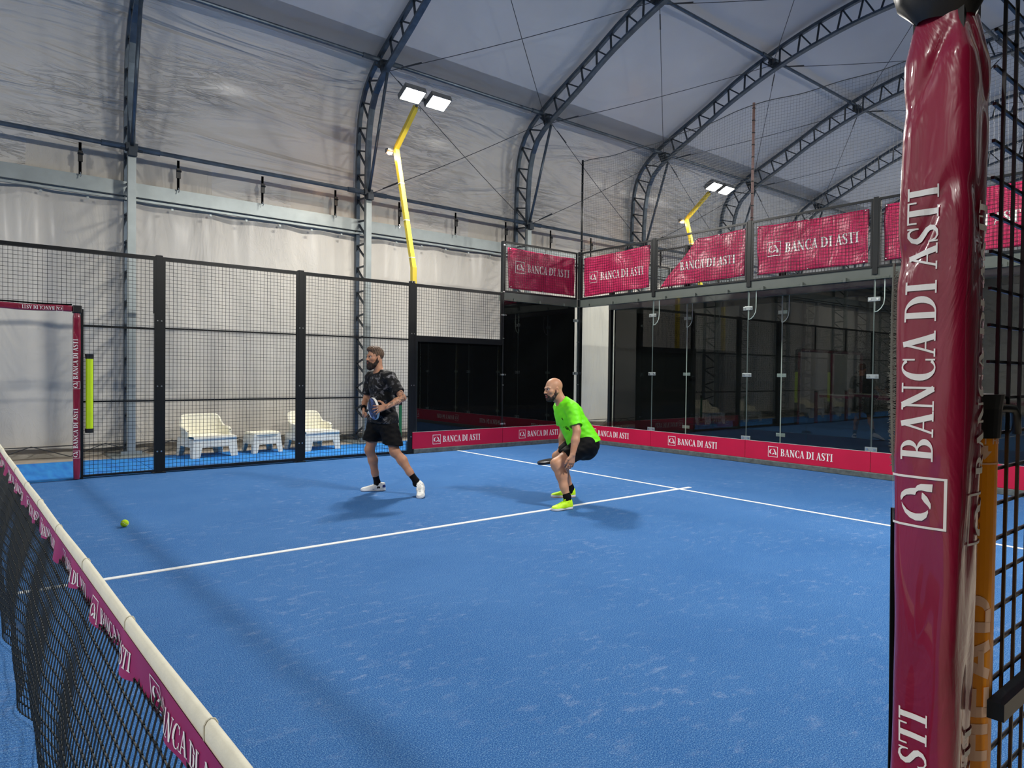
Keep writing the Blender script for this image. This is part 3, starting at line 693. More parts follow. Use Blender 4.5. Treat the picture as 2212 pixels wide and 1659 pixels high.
# near side fence by the camera
post(NEAR, 2.0, 3.0, 'black fence post on the near side, outside the right edge')
fence_panel(NEAR, 1.052, 1.96, 0.02, 2.98, 'close-up black mesh panel at the right edge behind the padded post', (1.0, 2.0), fr=0.03, sides='rb')
fence_panel(NEAR, 2.04, 3.96, 0.02, 2.98, 'black mesh panel of the near side further along', (1.0, 2.0))

# safety net above the back wall
t = thing('safety_net', 'fine dark safety net stretched above the back wall', 'net', (10.04, 5, 4.0))
def rope_z(y):
    seg = [10.0, 6.0, 2.0, -0.2]
    for a, b in zip(seg, seg[1:]):
        if a >= y >= b: f = (a-y)/(a-b); return 5.9-0.10*math.sin(PI*f)+0.012*math.sin(f*22)
    return 5.9
m = MB(); th = 0.0026; y = 10.0
def nx(y, z): return 10.05+0.02*math.sin(y*2)*math.sin((z-4)*1.6)
ys = np.arange(-0.1, 10.0, 0.25)
while y > -0.1:
    zt = rope_z(y); zs = np.linspace(3.98, zt, 6)
    m.tube([(nx(y, z), y+0.01*math.sin(z*3), z) for z in zs], th/2, 3, cap=False); y -= 0.05
for kz in range(39):
    m.tube([(nx(yy, 0), yy, 3.98+(rope_z(yy)-3.98)*kz/38.5) for yy in ys], th/2, 3, cap=False)
o = m.obj('netting', M['wire'], t); o.matrix_parent_inverse = Matrix.Translation(-Vector(t.location))
m = MB(); m.tube([(10.05, yy, rope_z(yy)) for yy in np.arange(-0.2, 10.01, 0.1)], 0.007, 6); o = m.obj('top_rope', M['rope'], t); o.matrix_parent_inverse = Matrix.Translation(-Vector(t.location))
for yy, lb, mt in ((10.0, 'dark pole holding the safety net at the corner', 'black_steel'), (6.0, 'reddish brown pole holding the safety net in the middle', 'net_pole'), (2.0, 'pole holding the safety net near the padded post', 'net_pole')):
    t = thing('net_pole', lb, 'pole', (10.07, yy, 3.9), 0, 'poles of the safety net')
    m = MB(); m.tube([(0, 0, -0.4), (0, 0, 2.04)], 0.022, 10); m.obj('pole_tube', M[mt], t, smooth=True)
    m = MB()
    for z in np.arange(0.15, 2.0, 0.2): m.lathe([(0.024, z-.008), (0.029, z-.006), (0.029, z+.006), (0.024, z+.008)], n=10)
    m.obj('cable_tie', M['wire'], t)

# ------------------------------------------------------------ floodlight masts
def mast(x, s, label, g='yellow floodlight masts'):
    t = thing('floodlight_mast', label, 'floodlight', (x, side_y(10.34, s), 0), 0 if s > 0 else PI, g)
    # local frame: +y points away from the court
    def ly(y): return y-10.34
    base = [(0.075, ly(10.34), 0.0), (0.065, ly(10.37), 3.32)]
    m = MB(); m.tube(base, 0, flat=(0.085, 0.085), upv=(0, 1, 0)); m.obj('pole', M['yellow_paint'], t)
    m = MB(); m.tube([(0.065, ly(10.37), 3.30), (0, ly(10.94), 5.60)], 0, flat=(0.08, 0.08), upv=(0, 1, 0))
    m.obj('leaning_pole', M['yellow_paint'], t)
    m = MB(); m.tube([(0, ly(10.95), 5.56), (0, ly(10.22), 6.14)], 0, flat=(0.08, 0.08), upv=(0, 1, 0)); m.obj('arm', M['yellow_paint'], t)
    m = MB()
    for z in (3.5, 4.2, 4.9):
        yy = ly(10.37+(z-3.3)*0.248); m.cbox((0.065*(5.6-z)/2.3, yy, z), (0.088, 0.088, 0.014))
    m.obj('cable_tie', M['white_ink'], t)
    m = MB(); m.tube([(-0.30, ly(10.10), 6.24), (0.32, ly(10.10), 6.24)], 0, flat=(0.05, 0.05)); m.tube([(0, ly(10.26), 6.12), (0, ly(10.08), 6.24)], 0.022, 8); m.obj('crossbar', M['housing'], t)
    m = MB(); m.tube([(0.045, ly(10.22), 6.11), (0.075, ly(10.19), 6.10)], 0.035, 12); m.obj('end_cap', M['steel'], t)
    n = Vector((0, -0.42, -0.9)).normalized()
    for dx in (-0.25, 0.27):
        c = Vector((dx, ly(9.93), 6.21)); R3 = n.to_track_quat('-Z', 'Y').to_matrix().to_4x4()
        h = thing_part('lamp_head', t, Matrix.Translation(c) @ R3)
        m = MB(); m.box((-0.20, -0.15, -0.03), (0.20, 0.15, 0.05)); m.box((-0.2, -0.15, -0.05), (0.2, -0.135, -0.03)); m.box((-0.2, 0.135, -0.05), (0.2, 0.15, -0.03)); m.box((-0.2, -0.15, -0.05), (-0.185, 0.15, -0.03)); m.box((0.185, -0.15, -0.05), (0.2, 0.15, -0.03))
        for q in range(9): m.box((-0.18+q*0.043, -0.12, 0.05), (-0.174+q*0.043, 0.12, 0.09))
        o = m.obj('housing', M['housing'], h); bevel(o, 0.008)
        m = MB(); m.box((-0.178, -0.128, -0.046), (0.178, 0.128, -0.032)); m.obj('lens', M['lens'], h)
    m = MB(); m.box((-0.15, ly(11.0), 5.50), (-0.05, ly(11.08), 5.58)); m.box((-0.16, ly(10.94), 5.53), (-0.02, ly(10.98), 5.56)); m.obj('amber_lamp_housing', M['housing'], t)
    m = MB(); m.lathe([(0.001, -0.035), (0.04, -0.03), (0.055, 0.0), (0.001, 0.01)], (-0.10, ly(10.99), 5.50), 14); m.obj('amber_lamp', M['amber'], t)
    pl_ = D.lights.new('amber_glow', 'POINT'); pl_.energy = 8; pl_.color = (1, 0.55, 0.25); pl_.shadow_soft_size = 0.04
    po = D.objects.new('amber_glow', pl_); COL.objects.link(po); po.location = (x-0.10*s, side_y(10.99, s), 5.42)
    return t
def thing_part(name, parent, mw):
    o = D.objects.new(name, None); COL.objects.link(o); o.parent = parent; o.matrix_local = mw; o.empty_display_size = 0.1; return o
mast(6.15, 1, 'yellow floodlight mast with twin lit lamps behind the far side fence')
mast(6.15, -1, 'yellow floodlight mast on the near side, seen only mirrored')
mast(14.85, 1, 'distant yellow floodlight mast seen through the safety net')
mast(14.85, -1, 'yellow floodlight mast of the second court on the near side')
# ------------------------------------------------------------ court net
NA, NB = np.array((0.270, 0.30)), np.array((0.03, 9.85))      # ends of the net line
def net_xy(s): return NA*(1-s)+NB*s
def net_top(s): return 0.872+0.03*(2*s-1)**2
t = thing('court_net', 'black court net with white tape running from lower left corner into the photo', 'net', (0.16, 5, 0)); inv = Matrix.Translation(-Vector(t.location))
def net_pt(s, v):
    """v = 0 top, 1 bottom; the cords hang in loose folds and drift away from the play side"""
    x, y = net_xy(s); zt = net_top(s)
    fold = 0.018*math.sin(y*7.3)+0.012*math.sin(y*13.1+1)
    bulge = -0.055*math.sin(PI*min(1, v*1.05))-0.05*v
    far = max(0, (y-4.2)/5.0)
    x += (bulge*(1+1.2*far) + fold*v*(1+far*1.5)) + 0.02*v - 0.03*v*(1-s)
    z = zt-0.06-v*(zt-0.065) + 0.01
    y2 = y + 0.03*math.sin(y*5)*v
    return (x, y2, max(0.012, z))
m = MB(); th = 0.0050; LNY = 9.55; nv = int(LNY/0.031)
for i in range(nv+1):
    s_ = i/nv; m.tube([net_pt(s_, v) for v in np.linspace(0, 1, 9)], th/2 if i % 1 == 0 else th, 3, cap=False)
for j in range(21):
    v = j/20; m.tube([net_pt(s_, v) for s_ in np.linspace(0, 1, 190)], th/2, 3, cap=False)
o = m.obj('netting', M['net'], t); o.matrix_parent_inverse = inv
m = MB()   # knots
for i in range(0, nv+1):
    s_ = i/nv
    if s_ > 0.45: break
    for j in range(1, 21):
        p = net_pt(s_, j/20); m.cbox(p, (0.006, 0.008, 0.006))
o = m.obj('knots', M['net'], t); o.matrix_parent_inverse = inv; o['kind'] = 'stuff'
def tape_fn(a, b):   # folded over the top cord
    s_ = a; x, y = net_xy(s_); z = net_top(s_)+0.004*math.sin(a*46)*0.6
    ang = b*PI*1.0; off = [(-0.0085, -0.028), (-0.0095, -0.015), (-0.009, 0.0), (-0.005, 0.007), (0.0, 0.009), (0.005, 0.007), (0.009, 0.0), (0.0095, -0.015), (0.0085, -0.028)]
    k_ = b*8; i0 = min(7, int(k_)); f = k_-i0; dx = off[i0][0]*(1-f)+off[i0+1][0]*f; dz = off[i0][1]*(1-f)+off[i0+1][1]*f
    return (x+dx, y, z+dz)
m = MB(); m.grid(tape_fn, 260, 8); o = m.obj('top_tape', M['tape'], t, smooth=True); o.matrix_parent_inverse = inv
for i in range(1, 16):
    m = MB(); s_ = i/16-0.012; P = [tape_fn(s_, b) for b in np.linspace(0, 1, 9)]; m.tube([(p[0]*1+(0.001 if q > 4 else -0.001), p[1], p[2]+0.0008) for q, p in enumerate(P)], 0.0014, 4)
    o = m.obj('tape_seam', M['tape'], t); o.matrix_parent_inverse = inv
def band_x(y, v):   # wavy sponsor band on both faces
    return 0.004+0.010*v*math.sin(y*15.5)+0.006*v*math.sin(y*33+1)
BZ0, BZ1 = 0.020, 0.100
for sg, nm in ((-1, 'sponsor_band'), (1, 'sponsor_band')):
    def fb(a, b):
        x, y = net_xy(a); z = net_top(a)-BZ0-(BZ1-BZ0+0.006*math.sin(y*23+2))*b
        return (x+sg*(0.0075)-band_x(y, b), y, z)
    m = MB(); m.grid(fb, 420, 4); o = m.obj(nm, M['band'], t, smooth=True); o.matrix_parent_inverse = inv
H = 0.040; per = 0.62; cnt = 0; L10 = np.linalg.norm(NB-NA); y0 = 0.30
while y0 < L10-0.5:
    # read from the camera side (-x), so the words run from +y towards -y
    def fnb(X, Y, Z, y0=y0):
        s_ = 1-(L10-(y0+per*0.86)+X)/L10 ; x, y = net_xy(s_); b = 1-(Y+0.016)/(BZ1-BZ0)
        return Vector((x-0.0075-band_x(y, b)-0.0016-Z*3, y, net_top(s_)-BZ1+0.016+Y))-Vector(t.location)
    me = poly_mesh('band_lettering', [[(x*H*1.25, y*H) for x, y in q] for q in BT], M['white_ink'], 0, fnb)
    link('band_lettering', me, t); y0 += per; cnt += 1
for sx, y, lb in ((NB[0], 9.93, 'padded net post at the far end of the net'), (NA[0]-0.0, 0.22, 'padded net post at the near end of the net, below the camera')):
    q = thing('net_post', lb, 'net post', (sx, y, 0))
    m = MB(); m.box((-0.045, -0.045, 0), (0.045, 0.045, 0.95)); o = m.obj('pad', M['pad'], q); bevel(o, 0.02, 3)
    m = MB(); m.box((-0.05, -0.05, 0.95), (0.05, 0.05, 0.99)); o = m.obj('cap', M['black_plastic'], q); bevel(o, 0.008)

# ------------------------------------------------------------ padded door frames
def pad_r(a, z, seed=0, base=0.050):
    c, s = abs(math.cos(a)), abs(math.sin(a)); sq = base/((c**4.5+s**4.5)**(1/4.5))
    return sq*(1-0.09*min(1, max(0, (1.35-z)/0.4)))
def wrinkle(a, z):
    w = 0.0013*math.sin(a*3+z*9)+0.0007*math.sin(a*7-z*17+1)+0.0003*math.sin(z*41+a*4)
    for zz, aa, amp in ((0.83, 3.4, .012), (0.80, 4.3, .009), (1.66, 2.9, .006), (1.86, 3.6, .006)):
        w -= amp*math.exp(-((z-zz-0.05*math.sin(a*2))/0.022)**2)*(0.5+0.5*math.cos(a-aa))
    return w
def pad_post(cx, cy, h, parent, base=0.05, nz=220, na=64, name='post_pad', seam=0.0):
    m = MB()
    def fn(u, v):
        a = 2*PI*u; z = 0.01+(h-0.01)*v; r = pad_r(a, z, base=base)+wrinkle(a, z)*base/0.05
        if v < 0.06: r *= 0.85+0.15*v/0.06
        if v > 0.97: r *= 1-0.25*(v-0.97)/0.03
        return (cx+r*math.cos(a), cy+r*math.sin(a), z)
    m.grid(fn, na, nz); return m.obj(name, M['pad'], parent, smooth=True)
def pad_polys(kx):
    lg, S_ = logo(1.86); tp, tw = text_polys('BANCA DI ASTI', False)
    return lg+[[(S_+0.56+x*kx, y) for x, y in q] for q in tp]
def pad_text(parent, cx, cy, ang0, zb, H, base, off=0.0012, k=1.0, with_logo=True, kx=None):
    """letters read upwards; their tops point to increasing arc (counter-clockwise from outside is to the right)"""
    def fn(X, Y, Z):
        z = zb+X; u = (Y-H/2)
        a = ang0-u/(base*1.06)
        r = pad_r(a, z, base=base)+wrinkle(a, z)*base/0.05+off+Z*0.3
        return Vector((cx+r*math.cos(a), cy+r*math.sin(a), z))-Vector(parent.location)
    polys = [[(x*H*k, y*H) for x, y in q] for q in (pad_polys(kx) if kx else BT)]
    me = poly_mesh('lettering', polys, M['white_ink'], 5, fn); link('lettering', me, parent)
PX, PY, PB = 0.988, 0.030, 0.0435
tn = thing('padded_door_post', 'big glossy crimson padded door post standing close in the right foreground', 'padded post', (PX, PY, 0)); inv = Matrix.Translation(-Vector(tn.location))
o = pad_post(PX, PY, 1.93, tn, PB, 420, 160); o.matrix_parent_inverse = inv
for zb in (0.559, 1.254):
    pad_text(tn, PX, PY, PI-0.16, zb, 0.0365, PB, off=0.0020, kx=1.33)
    pad_text(tn, PX, PY, PI+1.98, zb-0.02, 0.0365, PB, off=0.0020, kx=1.33)
m = MB(); m.box((PX-0.03, PY-0.03, 0), (PX+0.03, PY+0.03, 3.0)); o = m.obj('steel_post', M['black_steel'], tn); o.matrix_parent_inverse = inv
m = MB()
def capf(u, v):
    a = 2*PI*u; r = [0.030, 0.050, 0.056, 0.055, 0.038][int(round(v*4))]+0.006*math.sin(a*3+v*5)
    return (PX+r*math.cos(a)-0.01, PY+r*math.sin(a), 1.922+0.11*v)
m.grid(capf, 32, 4); o = m.obj('black_wrap', M['black_plastic'], tn, smooth=True); o.matrix_parent_inverse = inv
m = MB()   # frayed hook-and-loop strip along the edge
rnd = random.Random(5)
def velp(z): a = PI/2+0.38; r = pad_r(a, z, base=PB)+0.002; w_ = 0.5+0.5*math.sin((z-1.2)*7); return (PX+r*math.cos(a), PY+r*math.sin(a)+0.001, z), a
for i in range(130):
    z = 1.33+i*0.0021+rnd.uniform(-.001, .001); (x, y, z), a = velp(z); bl = 0.004*math.sin(PI*i/130)*rnd.uniform(.4, 1.2)
    for q in range(3):
        l = rnd.uniform(0.003, 0.006)+bl*0.4; m.tube([(x, y, z), (x-0.002, y+bl+l, z+rnd.uniform(-.006, .006))], 0.0003, 3, cap=False)
m.tube([(velp(z)[0][0], velp(z)[0][1]+0.007*math.sin(PI*min(1, max(0, (z-1.28)/0.5))), z) for z in np.linspace(1.32, 1.61, 30)], 0.0018, 5)
o = m.obj('frayed_strip', simple('grey_frayed_hook_strip', rgb(120, 122, 112), 0.95), tn); o.matrix_parent_inverse = inv
m = MB(); m.tube([(velp(z)[0][0]-0.001, velp(z)[0][1]+0.001, z) for z in np.linspace(0.1, 1.27, 40)], 0.0035, 5)
o = m.obj('edge_strip', M['black_fabric'], tn); o.matrix_parent_inverse = inv

def far_frame(sx, label, letters=True):
    q = thing('padded_door_post', label, 'padded post', (sx, 9.97, 0), 0, 'padded posts of the far doorways'); inv = Matrix.Translation(-Vector(q.location))
    o = pad_post(sx, 9.965, 2.15, q, 0.043, 90, 48); o.matrix_parent_inverse = inv
    for zb in (0.28, 1.17):
        pad_text(q, sx, 9.965, -PI/2-0.32*(1 if sx > 0 else -1), zb, 0.052, 0.043, kx=1.33, off=0.002)
    m = MB(); m.box((sx-0.035, 9.935, 2.1), (sx+0.035, 10.005, 3.0)) if False else m.box((sx+(0.045 if sx > 0 else -0.075), 9.965, 0), (sx+(0.075 if sx > 0 else -0.045), 10.02, 2.2))
    o = m.obj('steel_post', M['black_steel'], q); o.matrix_parent_inverse = inv
    m = MB(); m.box((sx-0.045, 9.92, 2.14), (sx+0.055, 10.02, 2.24)); o = m.obj('corner_cap', M['black_plastic'], q); o.matrix_parent_inverse = inv; bevel(o, 0.01)
far_frame(1.03, 'crimson padded post of the far doorway, seen left of the lime tube')
far_frame(-1.03, 'crimson padded post on the other side of the net, seen mirrored')
q = thing('padded_lintel', 'crimson padded bar across the top of the far doorway', 'padded bar', (0, 9.97, 2.19)); inv = Matrix.Translation(-Vector(q.location))
m = MB(); m.tube([(x, 9.97, 2.19+0.006*math.sin(x*9)) for x in np.linspace(-0.985, 0.985, 30)], 0, flat=(0.085, 0.078)); o = m.obj('pad', M['pad'], q); o.matrix_parent_inverse = inv; bevel(o, 0.02, 3)
for x0 in (0.88, -0.02):   # lettering upside down on the lintel
    me, wd = text_flat(0.045); link('lettering', me, q, inv @ place_mat((x0, 9.9255, 2.19+0.015), (-1, 0, 0), (0, 0, -1)) if False else inv @ place_mat((x0, 9.926, 2.21), (-1, 0, 0), (0, 0, -1)))
m = MB(); m.tube([(x, 9.97, 2.245+0.004*math.sin(x*7)) for x in np.linspace(-0.98, 0.98, 30)], 0, flat=(0.03, 0.018)); o = m.obj('edge_strip', M['black_fabric'], q); o.matrix_parent_inverse = inv

M['green'] = simple('dark_green_tube', rgb(22, 110, 66), 0.45)
# ball tubes hung beside the doorways
def ball_tube(x, y, z0, z1, r, mat, label, text=None, tx=None):
    q = thing('ball_tube', label, 'ball tube', (x, y, z0), 0)
    h = z1-z0; m = MB(); m.lathe([(0.001, 0.05), (r, 0.05), (r, h-0.055), (0.001, h-0.055)], n=32); m.obj('tube', M[mat], q, smooth=False)
    m = MB(); m.lathe([(0.001, 0), (r*1.12, 0), (r*1.15, 0.055), (0.001, 0.055)], n=28); m.obj('lower_cap', M['black_plastic'], q)
    m = MB(); m.lathe([(0.001, h-0.06), (r*1.08, h-0.06), (r*1.12, h-0.02), (r*1.2, h), (0.001, h)], n=28)
    m.obj('upper_cap', M['black_plastic'], q)
    return q
q = ball_tube(1.17, 9.955, 0.60, 1.62, 0.042, 'lime', 'lime ball tube with black ends hanging beside the far doorway')
q = ball_tube(5.74, 9.955, 0.27, 0.92, 0.026, 'green', 'thin green tube with a dark top on the far fence behind the bearded player')
OX, OY, OR = 1.069, 0.018, 0.034
q = ball_tube(OX, OY, 0.48, 1.43, OR, 'orange', 'orange ball tube with large pale letters behind the padded post')
def tube_text(polys, H, ang, zb, sx=1.0, name='lettering'):
    def fn(X, Y, Z):
        a = ang-(Y-H/2)/OR; r = OR+0.0006+Z*2
        return Vector((r*math.cos(a), r*math.sin(a), zb+X-0.48))
    link(name, poly_mesh(name, [[(x*H*sx, y*H) for x, y in p] for p in polys], simple('pale_pink_print', rgb(240, 200, 170), 0.5), 4, fn), q)
hp = []; xx = 0
for ch in 'HEad':
    wd, p = GL[ch]; hp += [[(a+xx, b) for a, b in pp] for pp in p]; xx += wd+0.12
tube_text(hp, 0.046, PI+0.62, 0.925, 1.3)
FT = {'N': rc(0,0,.18,1)+rc(.6,0,.78,1)+stroke([(.09,.95,.2),(.69,.05,.2)]), 'E': GL['E'][1], 'T': rc(.3,0,.5,1)+rc(0,.8,.8,1), 'H': GL['H'][1], 'I': rc(0,0,.2,1), 'G': GL['C'][1][:20]+rc(.35,.35,.62,.5)+rc(.5,0,.62,.4)}
def small_text():
    out = []; x = 0
    for ch in 'NET HEIGHT':
        if ch == ' ': x += .45; continue
        p = FT[ch]; out += [[(a+x, b) for a, b in pp] for pp in p]; x += {'N': .78, 'E': .7, 'T': .8, 'H': .86, 'I': .2, 'G': .65}[ch]+.16
    return out, x
sp, sw = small_text()
def ring_text(polys, H, ang, zb, name):
    def fn(X, Y, Z):
        a = ang+X/OR; r = OR+0.0006+Z; return Vector((r*math.cos(a), r*math.sin(a), zb+Y-0.48))
    link(name, poly_mesh(name, [[(x*H, y*H) for x, y in p] for p in polys], D.materials['pale_pink_print'], 1, fn), q)
ring_text(sp, 0.0105, PI+0.2, 1.362, 'height_lettering')
ring_text([[(-.9, .35), (.9, .35), (0, -.6)]]+rc(-.4, .35, .4, 1.0), 0.012, PI+0.85, 1.348, 'arrow_mark')
ring_text([[(-60+i, 0), (-59+i, 0), (-59+i, 1), (-60+i, 1)] for i in range(0, 120, 1)], 0.0022, PI, 1.334, 'height_line')
m = MB(); m.tube([(0.0, -0.01, 0.928), (0.04, -0.028, 0.930), (0.062, -0.034, 0.929), (0.070, -0.036, 0.920), (0.073, -0.036, 0.893)], 0.0065, 10); m.obj('hook', M['black_plastic'], q, smooth=True)

# ------------------------------------------------------------ ball, chairs, table
m = MB()
bm_ = bmesh.new(); bmesh.ops.create_icosphere(bm_, subdivisions=4, radius=0.0335); me = D.meshes.new('ball'); bm_.to_mesh(me); bm_.free()
for p in me.polygons: p.use_smooth = True
me.materials.append(M['ball']); q = link('padel_ball', me); q.location = (1.06, 6.67, 0.0335); tag(q, 'bright yellow ball lying on the blue turf near the net', 'ball')
m = MB()
m.tube([(0.0337*math.cos(a)*math.cos(0.5*math.sin(2*a)), 0.0337*math.sin(a)*math.cos(0.5*math.sin(2*a)), 0.0337*math.sin(0.5*math.sin(2*a))) for a in np.linspace(0, 2*PI, 60, endpoint=False)], 0.0012, 5, closed=True)
m.obj('seam', M['line_white'], q)

k = NT('white_quilted_plastic'); v = k.coord()
vo = k.n('ShaderNodeTexVoronoi', _distance='CHEBYCHEV'); vo.inputs['Scale'].default_value = 11; vo.inputs['Randomness'].default_value = 0; k.l(v, vo.inputs['Vector'])
k.bsdf(rgb(238, 234, 214), 0.5, 0, k.bump(vo.outputs[0], 0.9, 0.02)); M['quilt'] = k.m
def armchair(x, y, rz, label):
    t = thing('garden_armchair', label, 'chair', (x, y, 0), rz, 'white plastic armchairs outside the court')
    # local: front is -y; U-shaped shell
    W, Dp = 0.36, 0.34; n = 48
    def plan(s, off):   # s in 0..1 from right arm front, round the back, to left arm front
        a = -0.06*PI+s*(PI+0.12*PI); r = (W-off)
        e = 0.62; cx, sy = math.cos(a), math.sin(a)
        x_ = math.copysign(abs(cx)**e, cx)*(W-off); y_ = math.copysign(abs(sy)**e, sy)*(Dp-off)
        if sy < 0: y_ = -0.0+sy*1.9*(Dp-off)*0.8
        return x_, y_-0.0
    def top(s):
        q_ = abs(s-0.5)*2
        return 0.47+0.20*(1-1/(1+math.exp(-(q_-0.56)*16)))+0.0*q_-0.05*max(0, q_-0.9)/0.1
    m = MB()
    def shell(off, lean):
        def f(u, v_):
            z = 0.30+(top(u)-0.30)*v_; x_, y_ = plan(u, off-lean*(z-0.30)); return (x_, y_, z)
        return f
    m.grid(shell(0.0, 0.12), n, 10); m.grid(lambda u, v_: shell(0.05, 0.14)(1-u, v_), n, 10)
    # rim and front ends
    A = shell(0.0, 0.12); B = shell(0.05, 0.14)
    m.grid(lambda u, v_: tuple((1-v_)*np.array(A(u, 1))+v_*np.array(B(u, 1))+np.array((0, 0, 0.012*math.sin(PI*v_)))), n, 4)
    for u in (0, 1): m.grid(lambda a, b, u=u: tuple((1-a)*np.array(A(u, b))+a*np.array(B(u, b))+np.array((0, -0.012*math.sin(PI*a), 0))), 4, 8)
    m.obj('back_and_arms', M['quilt'], t, smooth=True)
    m = MB(); m.grid(lambda u, v_: ((u-0.5)*0.70, -0.32+0.64*v_, 0.345-0.03*math.sin(PI*u)*math.sin(PI*v_)), 12, 12); m.grid(lambda u, v_: ((u-0.5)*0.70, -0.33-0.012*math.sin(PI*v_), 0.28+0.065*v_), 12, 4)
    m.obj('seat', M['white_plastic'], t, smooth=True)
    # skirt with arched cut-outs
    hw, hd = 0.35, 0.33
    def side(p0, p1, nm='skirt'):
        m = MB(); P0, P1 = np.array(p0), np.array(p1)
        def f(u, v_):
            lo = 0.17 if 0.2 < u < 0.8 else 0.17*max(0, 1-(0.2-min(u, 1-u))/0.045) if 0.155 < min(u, 1-u) <= 0.2 else 0.0
            z = lo+(0.31-lo)*v_; spread = 1+0.05*(0.31-z)/0.31
            q_ = (P0*(1-u)+P1*u)*spread; return (q_[0], q_[1], z)
        m.grid(f, 60, 4); return m
    cs = [(-hw, -hd), (hw, -hd), (hw, hd), (-hw, hd)]
    m = MB()
    for i in range(4):
        mm_ = side(cs[i], cs[(i+1) % 4]); m.add(mm_.v, mm_.f)
    o = m.obj('skirt', M['white_plastic'], t, smooth=False); sd = o.modifiers.new('th', 'SOLIDIFY'); sd.thickness = 0.012
    for cx, cy in cs:
        m = MB(); sx, sy = math.copysign(1, cx), math.copysign(1, cy)
        bx, by = cx*1.05, cy*1.05
        m.add([(bx, by, 0), (bx-sx*0.09, by, 0), (bx-sx*0.06, by-sy*0.06, 0), (bx, by-sy*0.09, 0), (cx, cy, 0.2), (cx-sx*0.13, cy, 0.2), (cx-sx*0.09, cy-sy*0.09, 0.2), (cx, cy-sy*0.13, 0.2)],
              [(3, 2, 1, 0), (4, 5, 6, 7), (0, 1, 5, 4), (1, 2, 6, 5), (2, 3, 7, 6), (3, 0, 4, 7)]); m.obj('leg', M['white_plastic'], t)
    return t
armchair(3.05, 11.66, 0.14, 'white plastic armchair, the left one behind the mesh fence')
armchair(4.88, 11.68, 0.20, 'white plastic armchair, the right one, cut by a fence post')
armchair(-2.75, 11.6, 0.1, 'white plastic armchair beyond the net, seen mirrored in the glass')
t = thing('side_table', 'low white plastic side table between the two armchairs', 'table', (3.98, 11.72, 0), 0.12)
m = MB()
def tt(u, v_):
    a = 2*PI*u; c, s = math.cos(a), math.sin(a); e = 0.5; r = 1-0.04*v_
    return (math.copysign(abs(c)**e, c)*0.255*(v_ if v_ < 1 else 1), math.copysign(abs(s)**e, s)*0.22*(v_ if v_ < 1 else 1), 0.352)
m.grid(tt, 40, 3); m.grid(lambda u, v_: tuple(np.array(tt(u, 1))*np.array((1+.03*v_, 1+.03*v_, 1))-np.array((0, 0, 0.035*v_))), 40, 2); m.obj('table_top', M['quilt'], t, smooth=True)
cs = [(-.235, -.2), (.235, -.2), (.235, .2), (-.235, .2)]; m = MB()
for i in range(4):
    P0, P1 = np.array(cs[i]), np.array(cs[(i+1) % 4])
    def f(u, v_):
        mu = min(u, 1-u); lo = 0.15 if mu > 0.2 else (0.15*max(0, 1-(0.2-mu)/0.05) if mu > 0.15 else 0.0)
        z = lo+(0.34-lo)*v_; q_ = (P0*(1-u)+P1*u)*(1+0.16*(0.34-z)/0.34); return (q_[0], q_[1], z)
    m.grid(f, 50, 4)
o = m.obj('skirt_and_legs', M['white_plastic'], t); sd = o.modifiers.new('th', 'SOLIDIFY'); sd.thickness = 0.012
